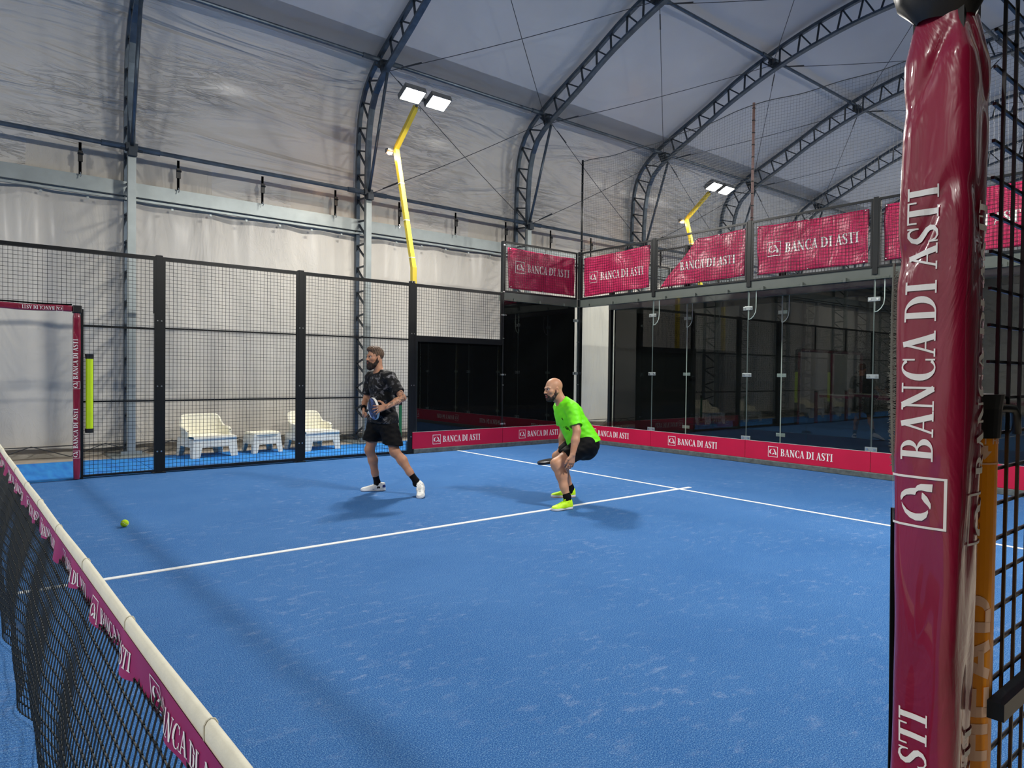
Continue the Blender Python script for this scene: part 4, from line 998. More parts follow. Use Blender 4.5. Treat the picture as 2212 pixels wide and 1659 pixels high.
# ------------------------------------------------------------ organic surfaces (signed distance fields turned into one mesh)
class SDF:
    def __init__(s, h): s.h = h; s.pr = []; s.lo = np.array([1e9]*3); s.hi = -s.lo
    def _bb(s, pts, r):
        for p in pts:
            p = np.array(p, float); s.lo = np.minimum(s.lo, p-r); s.hi = np.maximum(s.hi, p+r)
    def cap(s, a, b, ra, rb, k=0.02, n=None, flat=1.0, op='u'):
        a = np.array(a, float); b = np.array(b, float); ab = b-a; L = max(ab@ab, 1e-12); R = max(ra, rb)
        nn = None if n is None else np.array(n, float)/np.linalg.norm(n)
        def f(P):
            v = P-a; t = np.clip((v@ab)/L, 0, 1); d = v-t[:, None]*ab
            if nn is not None: d = d+nn*((d@nn)*(1/flat-1))[:, None]
            return np.sqrt((d*d).sum(1))-(ra+(rb-ra)*t)
        s.pr.append((f, k, op, (a+b)/2, np.linalg.norm(ab)/2+R+k*2)); 
        if op == 'u': s._bb((a, b), R+0.01)
        return s
    def chain(s, pts, rs, k=0.02, **kw):
        for i in range(len(pts)-1): s.cap(pts[i], pts[i+1], rs[i], rs[i+1], k, **kw)
        return s
    def ell(s, c, r, k=0.02, rot=None, op='u'):
        c = np.array(c, float); r = np.array(r, float); Rm = np.eye(3) if rot is None else np.array(rot)
        def f(P):
            q = (P-c)@Rm; k0 = np.sqrt(((q/r)**2).sum(1)); k1 = np.sqrt(((q/(r*r))**2).sum(1))+1e-9
            return k0*(k0-1)/k1
        s.pr.append((f, k, op, c, r.max()+k*2))
        if op == 'u': s._bb((c,), r.max()+0.01)
        return s
    def plane(s, c, n, k=0.003, op='i'):
        c = np.array(c, float); n = np.array(n, float); n = n/np.linalg.norm(n)
        s.pr.append((lambda P: (P-c)@n, k, op, None, 0)); return s
    def ev(s, P, sel):
        d = np.full(len(P), 1.0)
        for i in sel:
            f, k, op, _, _ = s.pr[i]; e = f(P)
            if op == 'u':
                h = np.clip(0.5+0.5*(d-e)/k, 0, 1); d = d*(1-h)+e*h-k*h*(1-h)
            elif op == 's':
                h = np.clip(0.5-0.5*(d+e)/k, 0, 1); d = d*(1-h)-e*h+k*h*(1-h)
            else:
                h = np.clip(0.5-0.5*(d-e)/k, 0, 1); d = d*(1-h)+e*h+k*h*(1-h)
        return d
    def mesh(s, name, mat, disp=None):
        h = s.h; lo = s.lo-3*h; n = np.ceil((s.hi+3*h-lo)/h).astype(int)+1; B = 12
        G = np.full(n, 1.0, np.float32)
        for bx in range(0, n[0], B):
            for by in range(0, n[1], B):
                for bz in range(0, n[2], B):
                    e = np.minimum((bx+B, by+B, bz+B), n); c = lo+(np.array((bx, by, bz))+e)/2*h; rad = np.linalg.norm((e-(bx, by, bz))*h)/2+h
                    sel = [i for i, q in enumerate(s.pr) if q[3] is None or np.linalg.norm(q[3]-c) < q[4]+rad]
                    if not any(s.pr[i][2] == 'u' for i in sel): continue
                    gx, gy, gz = np.mgrid[bx:e[0], by:e[1], bz:e[2]]
                    P = np.stack((gx, gy, gz), -1).reshape(-1, 3)*h+lo
                    d = s.ev(P, sel)
                    if disp is not None:
                        near = np.abs(d) < 0.06
                        if near.any(): d[near] += disp(P[near])
                    G[bx:e[0], by:e[1], bz:e[2]] = d.reshape(gx.shape)
        I = G < 0; n0, n1, n2 = n
        c8 = np.zeros((n0-1, n1-1, n2-1), np.int8)
        for a in (0, 1):
            for b in (0, 1):
                for c in (0, 1): c8 += I[a:n0-1+a, b:n1-1+b, c:n2-1+c]
        act = np.argwhere((c8 > 0) & (c8 < 8)); idx = -np.ones(c8.shape, np.int32); idx[tuple(act.T)] = np.arange(len(act))
        acc = np.zeros((len(act), 3)); cnt = np.zeros(len(act))
        for ax in range(3):
            o = [a for a in range(3) if a != ax]
            for u in (0, 1):
                for v in (0, 1):
                    d0 = np.zeros(3, int); d0[o[0]] = u; d0[o[1]] = v; d1 = d0.copy(); d1[ax] = 1
                    g0 = G[tuple((act+d0).T)]; g1 = G[tuple((act+d1).T)]; cr = (g0 < 0) != (g1 < 0)
                    t = np.where(cr, g0/np.where(cr, g0-g1, 1), 0); p = act+d0+0.0; p[:, ax] += t
                    acc[cr] += p[cr]; cnt[cr] += 1
        V = acc/cnt[:, None]*h+lo; F = []
        for ax in range(3):
            o1, o2 = (ax+1) % 3, (ax+2) % 3
            sl0 = [slice(1, n[a]-1) for a in range(3)]; sl0[ax] = slice(0, n[ax]-1); sl1 = list(sl0); sl1[ax] = slice(1, n[ax])
            a0 = I[tuple(sl0)]; a1 = I[tuple(sl1)]; base = np.array([s_.start for s_ in sl0])
            for inside in (True, False):
                e = np.argwhere((a0 != a1) & (a0 == inside))+base
                if not len(e): continue
                q = []
                for du, dv in ((0, 0), (1, 0), (1, 1), (0, 1)):
                    c = e.copy(); c[:, o1] -= du; c[:, o2] -= dv; q.append(idx[tuple(c.T)])
                q = np.stack(q, 1); F.append(q if inside else q[:, ::-1])
        F = np.concatenate(F)
        me = D.meshes.new(name); me.vertices.add(len(V)); me.vertices.foreach_set('co', V.astype(np.float32).ravel())
        me.loops.add(F.size); me.loops.foreach_set('vertex_index', F.astype(np.int32).ravel())
        me.polygons.add(len(F)); me.polygons.foreach_set('loop_start', np.arange(0, F.size, 4, dtype=np.int32))
        me.polygons.foreach_set('use_smooth', np.ones(len(F), bool)); me.update(calc_edges=True); me.validate()
        me.materials.append(mat); return me
def V3(*a): return np.array(a, float)
def unit(v): v = np.array(v, float); return v/np.linalg.norm(v)
def frame(f, up_=(0, 0, 1)):
    f = unit(f); l = unit(np.cross(up_, f)); u = np.cross(f, l); return np.stack((f, l, u), 1)   # columns forward, left, up

def skin(name, base, red, tat=False):
    k = NT(name); v = k.coord(); n = k.noise(v, 9, 4)
    c = k.ramp(n, [(0.3, base), (0.7, red)])
    if tat:   # dark tattoo patches on the lower arms
        sp = k.n('ShaderNodeSeparateXYZ'); tc = k.n('ShaderNodeTexCoord'); k.l(tc.outputs['Object'], sp.inputs[0])
        g1 = k.n('ShaderNodeMath', _operation='GREATER_THAN'); k.l(sp.outputs[0], g1.inputs[0]); g1.inputs[1].default_value = -0.075
        g2 = k.n('ShaderNodeMath', _operation='GREATER_THAN'); k.l(sp.outputs[2], g2.inputs[0]); g2.inputs[1].default_value = 0.98
        g3 = k.n('ShaderNodeMath', _operation='MULTIPLY'); k.l(g1.outputs[0], g3.inputs[0]); k.l(g2.outputs[0], g3.inputs[1])
        tn_ = k.ramp(k.noise(v, 38, 4, 0.6, 1.0), [(0.46, (0, 0, 0, 1)), (0.56, (0.75, 0.75, 0.75, 1))])
        f = k.mix(1.0, tn_, g3.outputs[0], 'MULTIPLY'); c = k.mix(f, c, rgb(70, 66, 62))
    p = k.bsdf(c, 0.5, 0, k.bump(k.noise(v, 120, 2), 0.08, 0.002), spec=0.4)
    p.inputs['Subsurface Weight'].default_value = 0.0
    return k.m
M['skin1'] = skin('tattooed_warm_skin', rgb(176, 122, 92), rgb(196, 146, 116), True)
M['skin2'] = skin('light_warm_skin', rgb(186, 132, 100), rgb(204, 156, 126))
M['hair1'] = simple('brown_hair', rgb(88, 64, 44), 0.6, 0, 0.45, 60, bump=0.6, bscale=160)
M['beard1'] = simple('dark_brown_beard', rgb(40, 26, 18), 0.8, 0, 0.3, 70, bump=0.6, bscale=200)
M['beard2'] = simple('short_black_beard', rgb(52, 40, 34), 0.8, 0, 0.3, 90, bump=0.4, bscale=200)
M['lips'] = simple('lip', rgb(160, 88, 80), 0.45)
M['eye_w'] = simple('eye_white', rgb(225, 220, 212), 0.2); M['eye_d'] = simple('dark_iris', rgb(38, 24, 18), 0.15)
M['shorts'] = simple('black_sports_shorts', rgb(7, 7, 9), 0.75, 0, 0.2, 20, bump=0.3, bscale=30, spec=0.2)
M['sock'] = simple('black_sock', rgb(8, 8, 10), 0.85, spec=0.2)
M['shoe_w'] = simple('white_shoe_mesh', rgb(226, 226, 222), 0.55, 0, 0.08, 60)
M['sole_w'] = simple('white_rubber_sole', rgb(220, 222, 224), 0.5)
M['sole_d'] = simple('dark_blue_outsole', rgb(22, 32, 70), 0.5)
M['shoe_b'] = simple('navy_heel_panel', rgb(26, 40, 110), 0.5)
M['shoe_y'] = simple('fluorescent_yellow_shoe', rgb(196, 250, 22), 0.55, 0, 0.12, 50)
M['shirt_g'] = simple('fluorescent_green_shirt', rgb(118, 242, 12), 0.6, 0, 0.05, 5, bump=0.35, bscale=14)
k = NT('black_marbled_shirt'); v = k.coord()
a_ = k.ramp(k.noise(v, 11, 6, 0.72, 1.6), [(0.50, rgb(10, 10, 12)), (0.57, rgb(44, 44, 48)), (0.64, rgb(140, 138, 140)), (0.70, rgb(24, 24, 28))])
k.bsdf(a_, 0.7, 0, k.bump(k.noise(v, 14, 3), 0.35, 0.01), spec=0.3); M['shirt_b'] = k.m
k = NT('blue_black_racket_face'); v = k.coord()
a_ = k.ramp(k.noise(v, 16, 4, 0.6, 1.0), [(0.45, rgb(16, 22, 44)), (0.55, rgb(26, 54, 120)), (0.66, rgb(90, 120, 180))])
k.bsdf(a_, 0.35, 0, spec=0.5); M['racket1'] = k.m
M['racket2'] = simple('black_racket_face', rgb(20, 16, 20), 0.35)
M['grip'] = simple('black_grip_tape', rgb(20, 20, 22), 0.8)

def hand(S, wrist, d, back, curl, spread=0.12, sc=1.0, thumb=1, thumb_dir=None, k=0.006):
    """palm + four fingers + thumb. d: pointing direction, back: outward normal of the back of the hand, curl: list of four"""
    d = unit(d); back = unit(np.array(back)-d*(np.array(back)@d)); side = np.cross(d, back)*thumb   # towards the thumb
    w_ = np.array(wrist, float); kn = w_+d*0.085*sc
    for q, r in ((-0.024, .0155), (0.0, .0165), (0.022, .016)):
        S.cap(w_+side*q*0.55+d*0.008, kn+side*q*1.15, .020*sc, r*sc, 0.012, n=back, flat=0.85)
    names = [(0.031, .044, .0088), (0.011, .049, .0092), (-0.010, .046, .0088), (-0.030, .036, .0078)]
    for i, (off, l, r) in enumerate(names):
        dirn = unit(d+side*(off/0.03)*spread); p = kn+side*off-d*0.004; c = curl[i]; ax = back
        for j, (ll, rr) in enumerate(((1.0, 1.0), (0.62, 0.92), (0.48, 0.82))):
            a = c*(j+0.6); dj = unit(dirn*math.cos(a)-ax*math.sin(a)); q = p+dj*l*ll*0.9*sc
            S.cap(p, q, r*rr*sc, r*rr*0.93*sc, k if j else 0.008); p = q
    t0 = w_+d*0.025*sc+side*0.022*sc; td = unit(thumb_dir) if thumb_dir is not None else unit(d*0.7+side*0.8-back*0.35)
    t1 = t0+td*0.042*sc; t2 = t1+unit(td*0.8+d*0.5)*0.032*sc; t3 = t2+unit(td*0.5+d*0.9)*0.024*sc
    S.cap(t0, t1, .0165*sc, .0125*sc, 0.012); S.cap(t1, t2, .0115*sc, .0100*sc, k); S.cap(t2, t3, .0098*sc, .0085*sc, k)
def head(S, C, Rm, sc=1.0):
    def T(x, y, z): return C+Rm@(V3(x, y, z)*sc)
    def E(c, r, k=0.02, op='u'): S.ell(T(*c), np.array(r)*sc, k, Rm, op)
    E((-.014, 0, .030), (.098, .076, .088), .02); E((.030, 0, -.035), (.066, .062, .088), .03)
    E((.030, 0, -.085), (.056, .052, .040), .025); S.cap(T(.070, 0, -.108), T(.066, 0, -.1), .021*sc, .02*sc, .02)
    S.cap(T(-.03, 0, -.06), T(-.02, 0, -.10), .052*sc, .05*sc, .03)
    S.cap(T(.092, 0, .004), T(.113, 0, -.036), .0085*sc, .0125*sc, .012)
    for s in (-1, 1):
        S.cap(T(.100, s*.013, -.040), T(.098, s*.014, -.041), .0085*sc, .008*sc, .006)
        S.cap(T(.076, s*.050, .016), T(.090, s*.012, .014), .010*sc, .011*sc, .014)
        E((.058, s*.046, -.028), (.026, .022, .022), .02)
        E((.096, s*.031, -.002), (.017, .017, .011), .010, 's')
        # ear: rim, lobe and hollow
        E((-.008, s*.078, -.018), (.020, .010, .032), .006); E((-.002, s*.088, -.014), (.010, .008, .018), .005, 's')
        S.cap(T(.004, s*.076, -.040), T(.002, s*.077, -.046), .008*sc, .007*sc, .006)
    E((.104, 0, -.072), (.006, .018, .0035), .004, 's')
    return T
def face_parts(p, T, Rm, sc, brow, beardm, wide=False):
    for s in (-1, 1):
        m = SDF(0.0016); m.ell(T(.0795, s*.031, -.002), np.array((.0125, .0125, .0125))*sc, .002); link('eye', m.mesh('eye', M['eye_w']), p)
        m = MB(); c = T(.0795, s*.031, -.002); f = Rm@V3(1, s*0.1, 0); m.tube([c+f*.0115*sc, c+f*.0129*sc], .0058*sc, 12); m.obj('iris', M['eye_d'], p)
        m = SDF(0.002); m.cap(T(.094, s*.014, .020), T(.086, s*.044, .022), .0042*sc, .003*sc, .003); link('eyebrow', m.mesh('eyebrow', brow), p)
        m = SDF(0.0018); m.cap(T(.0925, s*.020, .0065), T(.0880, s*.042, .0055), .0028*sc, .0024*sc, .003); link('eyelid', m.mesh('eyelid', brow), p)
    m = SDF(0.002); m.cap(T(.100, -.016, -.067), T(.106, 0, -.064), .004*sc, .0048*sc, .004); m.cap(T(.106, 0, -.064), T(.100, .016, -.067), .0048*sc, .004*sc, .004)
    z2 = -.086 if wide else -.077
    m.cap(T(.097, -.014, z2), T(.102, 0, z2-.001), .0045*sc, .0055*sc, .004); m.cap(T(.102, 0, z2-.001), T(.097, .014, z2), .0055*sc, .0045*sc, .004); link('lips', m.mesh('lips', M['lips']), p)
def shoe(parent, heel, toe, up_, upper, sole, out, name='shoe', ankle=None, lace=None):
    heel = np.array(heel, float); toe = np.array(toe, float); d = unit(toe-heel); L = np.linalg.norm(toe-heel); u = unit(np.array(up_)-d*(np.array(up_)@d)); l = np.cross(u, d)
    S = SDF(0.0035); A = heel+d*0.035; Bp = toe-d*0.045
    S.cap(A+u*.045, heel+d*.12+u*.048, .038, .040, .02, n=u, flat=1.0)
    S.cap(heel+d*.12+u*.045, Bp+u*.030, .041, .036, .03, n=u, flat=.8); S.cap(A+u*.03, Bp+u*.022, .036, .044, .02, n=u, flat=.6)
    S.cap(heel+d*.045+u*.065, heel+d*.075+u*.088, .036, .037, .02, n=l, flat=.95)
    S.cap(heel+d*.02+u*.06, heel+d*.016+u*.085, .018, .016, .015)
    S.plane(heel+u*.020, -u); S.plane(heel+u*.098+d*.05, unit(u*0.9+d*0.25))
    o = link(name, S.mesh(name, upper), parent)
    S = SDF(0.0035)
    S.cap(A+u*.012, A+d*.05+u*.012, .042, .040, .01); S.cap(A+d*.05+u*.012, Bp+u*.012, .038, .050, .02)
    S.plane(heel+u*.027, u); S.plane(heel+u*.001, -u); link('sole', S.mesh('sole', sole), o)
    S = SDF(0.0035); S.cap(A+u*.004, Bp+u*.004, .041, .049, .01); S.plane(heel+u*.006, u); S.plane(heel-u*.002, -u); link('outsole', S.mesh('outsole', out), o)
    m = MB()
    for i in range(5):
        c = heel+d*(.105+i*.022)+u*(.094-i*.0085); m.tube([c-l*.022-u*.006, c+u*.002, c+l*.022-u*.006+d*.008], .0028, 5)
    for s in (-1, 1):
        c = heel+d*.098+u*.098; m.tube([c, c+l*s*.02+u*.014+d*.01, c+l*s*.034-u*.002+d*.012, c+l*s*.026-u*.012+d*.02], .0022, 5)
    m.obj('laces', lace or M['line_white'], o)
    return o, d, u, l
def racket(label, C, hdir, nrm, face, edge, root, Lh=0.27):
    """padel racket: C head centre, hdir from head to handle, nrm face normal"""
    h_ = unit(hdir); n = unit(np.array(nrm)-h_*(np.array(nrm)@h_)); wv = np.cross(n, h_)
    t = thing('padel_racket', label, 'racket', tuple(root)); Rm = Matrix(((wv[0], -h_[0], n[0]), (wv[1], -h_[1], n[1]), (wv[2], -h_[2], n[2]))).to_4x4()
    t.matrix_world = Matrix.Translation(Vector(C)) @ Rm    # local: x width, y away from handle, z normal
    m = MB(); N = 72
    def rad(a):
        x, y = math.cos(a), math.sin(a); e = 0.128
        return (e*x, e*y*(1.04 if y > 0 else 0.98))
    holes = [(x*0.024+(0.012 if j % 2 else 0), j*0.021) for j in range(-4, 5) for x in range(-4, 5) if ((x*0.024+(0.012 if j % 2 else 0))**2+(j*0.021)**2) < 0.088**2]
    bmx = bmesh.new(); th = 0.018
    for z, rev in ((th, False), (-th, True)):
        vs = [bmx.verts.new((*rad(2*PI*i/N), z*0.75)) for i in range(N)]; vi = [bmx.verts.new((rad(2*PI*i/N)[0]*.93, rad(2*PI*i/N)[1]*.93, z)) for i in range(N)]
        for i in range(N):
            q = [vs[i], vs[(i+1) % N], vi[(i+1) % N], vi[i]]; bmx.faces.new(q[::-1] if rev else q)
        bmx.faces.new(vi[::-1] if rev else vi)
    me = D.meshes.new('face'); bmx.to_mesh(me); bmx.free(); me.materials.append(face); link('face', me, t)
    m = MB()
    for i in range(N):
        pass
    m.grid(lambda u, v_: (rad(2*PI*u)[0]*(1+0.02*math.sin(PI*v_)), rad(2*PI*u)[1]*(1+0.02*math.sin(PI*v_)), th*0.75*(1-2*v_)), N, 4); m.obj('rim', edge, t, smooth=True)
    m = MB()
    for x, y in holes: m.tube([(x, y, -th-0.0004), (x, y, th+0.0004)], 0.0052, 8)
    o = m.obj('holes', M['black_plastic'], t); o['kind'] = 'stuff'
    m = MB()
    for s in (-1, 1): m.tube([(s*0.085, -0.098, 0), (s*0.05, -0.135, 0), (s*0.014, -0.165, 0)], 0, flat=(0.026, 0.022))
    m.obj('throat', edge, t)
    m = MB(); m.tube([(0, -0.155, 0), (0, -0.155-0.125, 0)], 0.0155, 12); m.obj('grip', M['grip'], t, smooth=True)
    m = MB(); m.lathe([(0.001, -0.004), (0.018, -0.004), (0.019, 0.006), (0.001, 0.008)], (0, 0, 0), 12); o = m.obj('butt_cap', M['grip'], t); o.matrix_local = Matrix.Translation((0, -0.283, 0)) @ Matrix.Rotation(PI/2, 4, 'X')
    return t

FW, RT = V3(math.cos(CAM_YAW), math.sin(CAM_YAW), 0), V3(math.sin(CAM_YAW), -math.cos(CAM_YAW), 0)
def person(loc, label):
    """children live in a frame whose x runs to the right and y away when seen from the court entrance"""
    return thing('person', label, 'person', (loc[0], loc[1], 0), CAM_YAW-PI/2)
UP = V3(0, 0, 1)
# ---------------- standing player, dark shirt
P1 = (3.93, 6.78)
p1 = person(P1, 'bearded person in a dark marbled shirt and black shorts holding a racket at the waist')
f1 = unit((-.70, -.70, 0)); s1 = unit((.70, -.70, 0))    # chest direction, left side
pel = V3(-.180, 0, .93); wst = V3(-.188, 0, 1.08); cst = V3(-.212, .005, 1.28); nb = V3(-.225, .01, 1.43)
shL = V3(-.085, -.135, 1.375); shR = V3(-.352, .150, 1.375)
elL = V3(.090, -.25, 1.140); wrL = V3(-.060, -.43, 1.046); elR = V3(-.425, .20, 1.105); wrR = V3(-.420, .03, 1.000)
hpL = V3(-.125, -.065, .90); hpR = V3(-.245, .065, .90)
knR = V3(-.350, .06, .505); anR = V3(-.272, .135, .10); knL = V3(-.022, -.115, .515); anL = V3(.235, -.13, .165)
hC = V3(-.283, 0, 1.615); hR = frame((-.74, -.67, -.03))
S = SDF(0.0046)
head(S, hC, hR, 0.97)
S.cap(nb-V3(0, 0, .03), hC+V3(.02, .012, -.07), .060, .052, .03)
S.cap(pel-V3(0, 0, .02), wst, .150, .132, .04, n=f1, flat=.68); S.cap(wst, cst, .132, .160, .04, n=f1, flat=.66); S.cap(cst, nb-V3(0, 0, .06), .150, .085, .04, n=f1, flat=.7)
for sh, el, wr in ((shL, elL, wrL), (shR, elR, wrR)):
    S.cap(nb-V3(0, 0, .03), sh, .055, .056, .04); S.chain([sh, sh*.5+el*.5, el], [.056, .047, .038], .03); S.chain([el, el*.6+wr*.4, wr], [.039, .040, .0265], .02)
for hp, kn, an in ((hpL, knL, anL), (hpR, knR, anR)):
    S.chain([hp, hp*.5+kn*.5, kn], [.085, .076, .055], .04); mid = kn*.68+an*.32+(-f1)*.012
    S.cap(kn-f1*0+V3(0, 0, -.005)+f1*.012, kn+V3(0, 0, -.03)+f1*.008, .045, .04, .03); S.chain([kn, mid, kn*.3+an*.7, an], [.052, .055, .040, .033], .03)
hand(S, wrL, unit((-.96, .10, -.26)), unit((-.1, -.92, .38)), [.10, .14, .20, .26], .32, 1.0, thumb=1, thumb_dir=(-.6, .25, .75))
h1 = unit((-.53, .83, -.16))
hand(S, wrR+V3(0, 0, 0), unit((.10, -.42, -.90)), unit((-.93, -.30, .10)), [.95, .95, 1.0, 1.05], .0, .95, thumb=-1, thumb_dir=(.55, -.5, -.55), k=.004)
link('body', S.mesh('body', M['skin1']), p1)
T = lambda x, y, z: hC+hR@(V3(x, y, z)*.97)
hd = D.objects['body']
face_parts(p1, T, hR, .97, M['beard1'], None)
# hair: short sides, longer swept top
def hairdisp(P): return 0.003*np.sin(P[:, 0]*170)*np.sin(P[:, 1]*150+P[:, 2]*90)
S = SDF(0.003); S.ell(T(-.018, 0, .034), np.array((.101, .0805, .090))*.97, .01, hR); S.ell(T(.012, 0, .090), np.array((.083, .066, .044))*.97, .02, hR); S.ell(T(.055, .0, .088), np.array((.042, .052, .034))*.97, .02, hR)
S.plane(T(.060, 0, .035), hR@unit((.8, 0, -.6))); S.plane(T(-.02, 0, -.030), hR@unit((.42, 0, -.9)))
S.ell(T(.092, 0, .0), np.array((.052, .10, .062))*.97, .01, hR, 's')
for s in (-1, 1): S.ell(T(-.004, s*.082, -.022), np.array((.026, .03, .038))*.97, .006, hR, 's')
link('hair', S.mesh('hair', M['hair1'], hairdisp), p1)
S = SDF(0.003); S.ell(T(.045, 0, -.100), np.array((.063, .056, .048))*.97, .02, hR); S.ell(T(.072, 0, -.128), np.array((.040, .040, .036))*.97, .02, hR)
for s in (-1, 1): S.chain([T(.008, s*.0655, -.02), T(.012, s*.066, -.06), T(.035, s*.056, -.095)], [.010, .016, .024], .02); S.cap(T(.103, 0, -.058), T(.086, s*.034, -.075), .0075, .010, .01)
S.ell(T(.112, 0, -.072), np.array((.020, .019, .010))*.97, .006, hR, 's'); S.ell(T(.118, 0, -.03), np.array((.03, .03, .022))*.97, .006, hR, 's')
link('beard', S.mesh('beard', M['beard1'], hairdisp), p1)
# shirt
def wrink(P): return 0.0035*np.sin(P[:, 2]*42+P[:, 0]*21)*np.sin(P[:, 0]*19-P[:, 1]*23+P[:, 2]*9)+0.0025*np.sin(P[:, 2]*90+P[:, 1]*50)*np.sin(P[:, 0]*40)
S = SDF(0.0042)
S.cap(V3(-.185, 0, .85), wst, .190, .160, .04, n=f1, flat=.78); S.cap(hpL+UP*.0, hpR+UP*.0, .128, .128, .04); S.cap(hpL-UP*.05, hpR-UP*.05, .130, .130, .04); S.cap(wst, cst, .158, .178, .04, n=f1, flat=.68); S.cap(cst, nb-V3(0, 0, .055), .170, .10, .04, n=f1, flat=.74)
S.cap(nb-V3(0, 0, .035), nb-V3(0, 0, .02), .075, .07, .03)
for sh, el in ((shL, elL), (shR, elR)):
    S.cap(nb-V3(0, 0, .035), sh, .066, .072, .04)
    a = sh; b = sh*.32+el*.68; S.cap(a, b, .072, .068, .03)
S.plane(V3(0, 0, .835), (0, 0, -1), .004)
Sl = unit(elL-shL); Sr = unit(elR-shR)
S.cap(shL*.30+elL*.70+Sl*.075, shL*.30+elL*.70+Sl*.076, .085, .085, .002, op='s'); S.cap(shR*.30+elR*.70+Sr*.075, shR*.30+elR*.70+Sr*.076, .085, .085, .002, op='s')
S.ell(nb+f1*.020+V3(0, 0, .036), (.092, .074, .050), .004, frame(unit(f1*.9+UP*-.35)), 's')
link('shirt', S.mesh('shirt', M['shirt_b'], wrink), p1)
S = SDF(0.0042); S.cap(V3(-.182, 0, .91), V3(-.182, 0, .86), .160, .165, .04, n=f1, flat=.74)
for hp, kn in ((hpL, knL), (hpR, knR)): e = hp*.16+kn*.84; S.cap(hp, e, .112, .116, .03)
S.plane(V3(-.18, 0, .598), (-.10, 0, -1), .003); S.plane(V3(0, 0, .93), (0, 0, 1))
link('shorts', S.mesh('shorts', M['shorts'], wrink), p1)
for an, kn in ((anL, knL), (anR, knR)):
    S = SDF(0.004); top_ = an*.68+kn*.32; S.cap(top_, an, .0405, .037, .01); S.cap(an, an-UP*.03, .037, .040, .02); S.plane(top_, unit(kn-an)); link('sock', S.mesh('sock', M['sock']), p1)
o, d, u, l = shoe(p1, (-.178, .150, 0), (-.462, .105, 0), UP, M['shoe_w'], M['sole_w'], M['sole_d'])
H0 = V3(-.178, .150, 0)
S = SDF(0.0025)
for q0, q1, r in (((.070, .046), (.110, .052), .013), ((.110, .052), (.155, .034), .010), ((.095, .038), (.145, .022), .012)):
    S.cap(H0+d*q0[0]+u*q0[1]+l*.040, H0+d*q1[0]+u*q1[1]+l*.038, r, r*.7, .006, n=l, flat=.5)
link('side_mark', S.mesh('side_mark', M['black_plastic']), o)
S = SDF(0.003); A_ = H0+d*.035; S.cap(A_+u*.045, A_+u*.058, .0405, .039, .01); S.plane(H0+d*.050, unit(d+u*.3)); S.plane(H0+u*.076, u); S.plane(H0+u*.026, -u); link('heel_panel', S.mesh('heel_panel', M['shoe_b']), o)
hL_ = V3(.298, -.085, .085); tL_ = V3(.318, -.335, -.004)
o, d, u, l = shoe(p1, hL_, tL_, unit((-.25, -.05, 1)), M['shoe_w'], M['sole_w'], M['sole_d'])
m = SDF(0.003); m.cap(wrR+V3(.0, .004, .012), wrR+V3(.002, -.002, -.006), .0315, .0315, .004); link('wristband', m.mesh('wristband', M['sock']), p1)
def world(P, root): return V3(root[0], root[1], 0)+RT*P[0]+FW*P[1]+UP*P[2]
def wdir(v_): return RT*v_[0]+FW*v_[1]+UP*v_[2]
C1 = V3(-.245, -.235, 1.012)
racket('blue and black padel racket held by the bearded player', world(C1, P1), wdir(h1), wdir((-.80, -.56, -.15)), M['racket1'], M['shoe_w'], (P1[0], P1[1], 1))

# ---------------- crouching player, green shirt
P2 = (5.13, 5.21)
p2 = person(P2, 'bald person crouching in a fluorescent green shirt, black shorts and yellow shoes')
f2 = unit((-.86, -.50, 0)); s2 = unit((.50, -.86, 0))
pel = V3(.225, 0, .690); wst = V3(.150, 0, .83); cst = V3(.062, .0, .985); nb = V3(-.012, 0, 1.125)
ax = unit(nb-pel); ft = unit(f2-ax*(f2@ax))     # torso front, square to the leaning spine
shL = V3(.088, -.185, 1.055); shR = V3(-.015, .185, 1.055)
elL = V3(.128, -.305, .828); wrL = V3(.078, -.385, .585); elR = V3(.03, .29, .79); wrR = V3(.000, .235, .560)
hpL = V3(.245, -.105, .665); hpR = V3(.200, .105, .665)
knL = V3(-.085, -.265, .470); anL = V3(.030, -.335, .125); knR = V3(-.035, .275, .480); anR = V3(.125, .365, .105)
hC = V3(-.112, -.005, 1.272); hR = frame((-.89, -.45, -.10), (-.12, 0, 1))
S = SDF(0.0046)
head(S, hC, hR, 1.0)
S.cap(nb-V3(-.01, 0, .03), hC+V3(.045, .005, -.06), .066, .058, .03)
S.cap(pel, wst, .160, .160, .04, n=ft, flat=.74); S.cap(wst, cst, .160, .168, .04, n=ft, flat=.70); S.cap(cst, nb-ax*.05, .155, .09, .04, n=ft, flat=.7)
for sh, el, wr in ((shL, elL, wrL), (shR, elR, wrR)):
    S.cap(nb-ax*.03, sh, .058, .060, .04); S.chain([sh, sh*.5+el*.5, el], [.060, .052, .041], .03); S.chain([el, el*.6+wr*.4, wr], [.042, .044, .028], .02)
for hp, kn, an in ((hpL, knL, anL), (hpR, knR, anR)):
    S.chain([hp, hp*.5+kn*.5, kn], [.100, .082, .058], .04); mid = kn*.66+an*.34+V3(.016, .004, 0)
    S.cap(kn+V3(-.012, -.004, .0), kn+V3(-.008, 0, -.035), .047, .043, .03); S.chain([kn, mid, kn*.3+an*.7, an], [.056, .060, .043, .035], .03)
hand(S, wrL, unit((-.16, .02, -1)), unit((.55, -.83, -.1)), [.16, .20, .26, .32], .2, 1.0, thumb=1, thumb_dir=(-.75, -.25, -.6))
hand(S, wrR, unit((-.15, -.25, -.95)), unit((.2, .95, -.2)), [.95, .95, 1.0, 1.05], .0, .98, thumb=1, thumb_dir=(-.7, -.3, -.5), k=.004)
link('body', S.mesh('body', M['skin2']), p2)
T = lambda x, y, z: hC+hR@(V3(x, y, z))
face_parts(p2, T, hR, 1.0, M['beard2'], None, True)
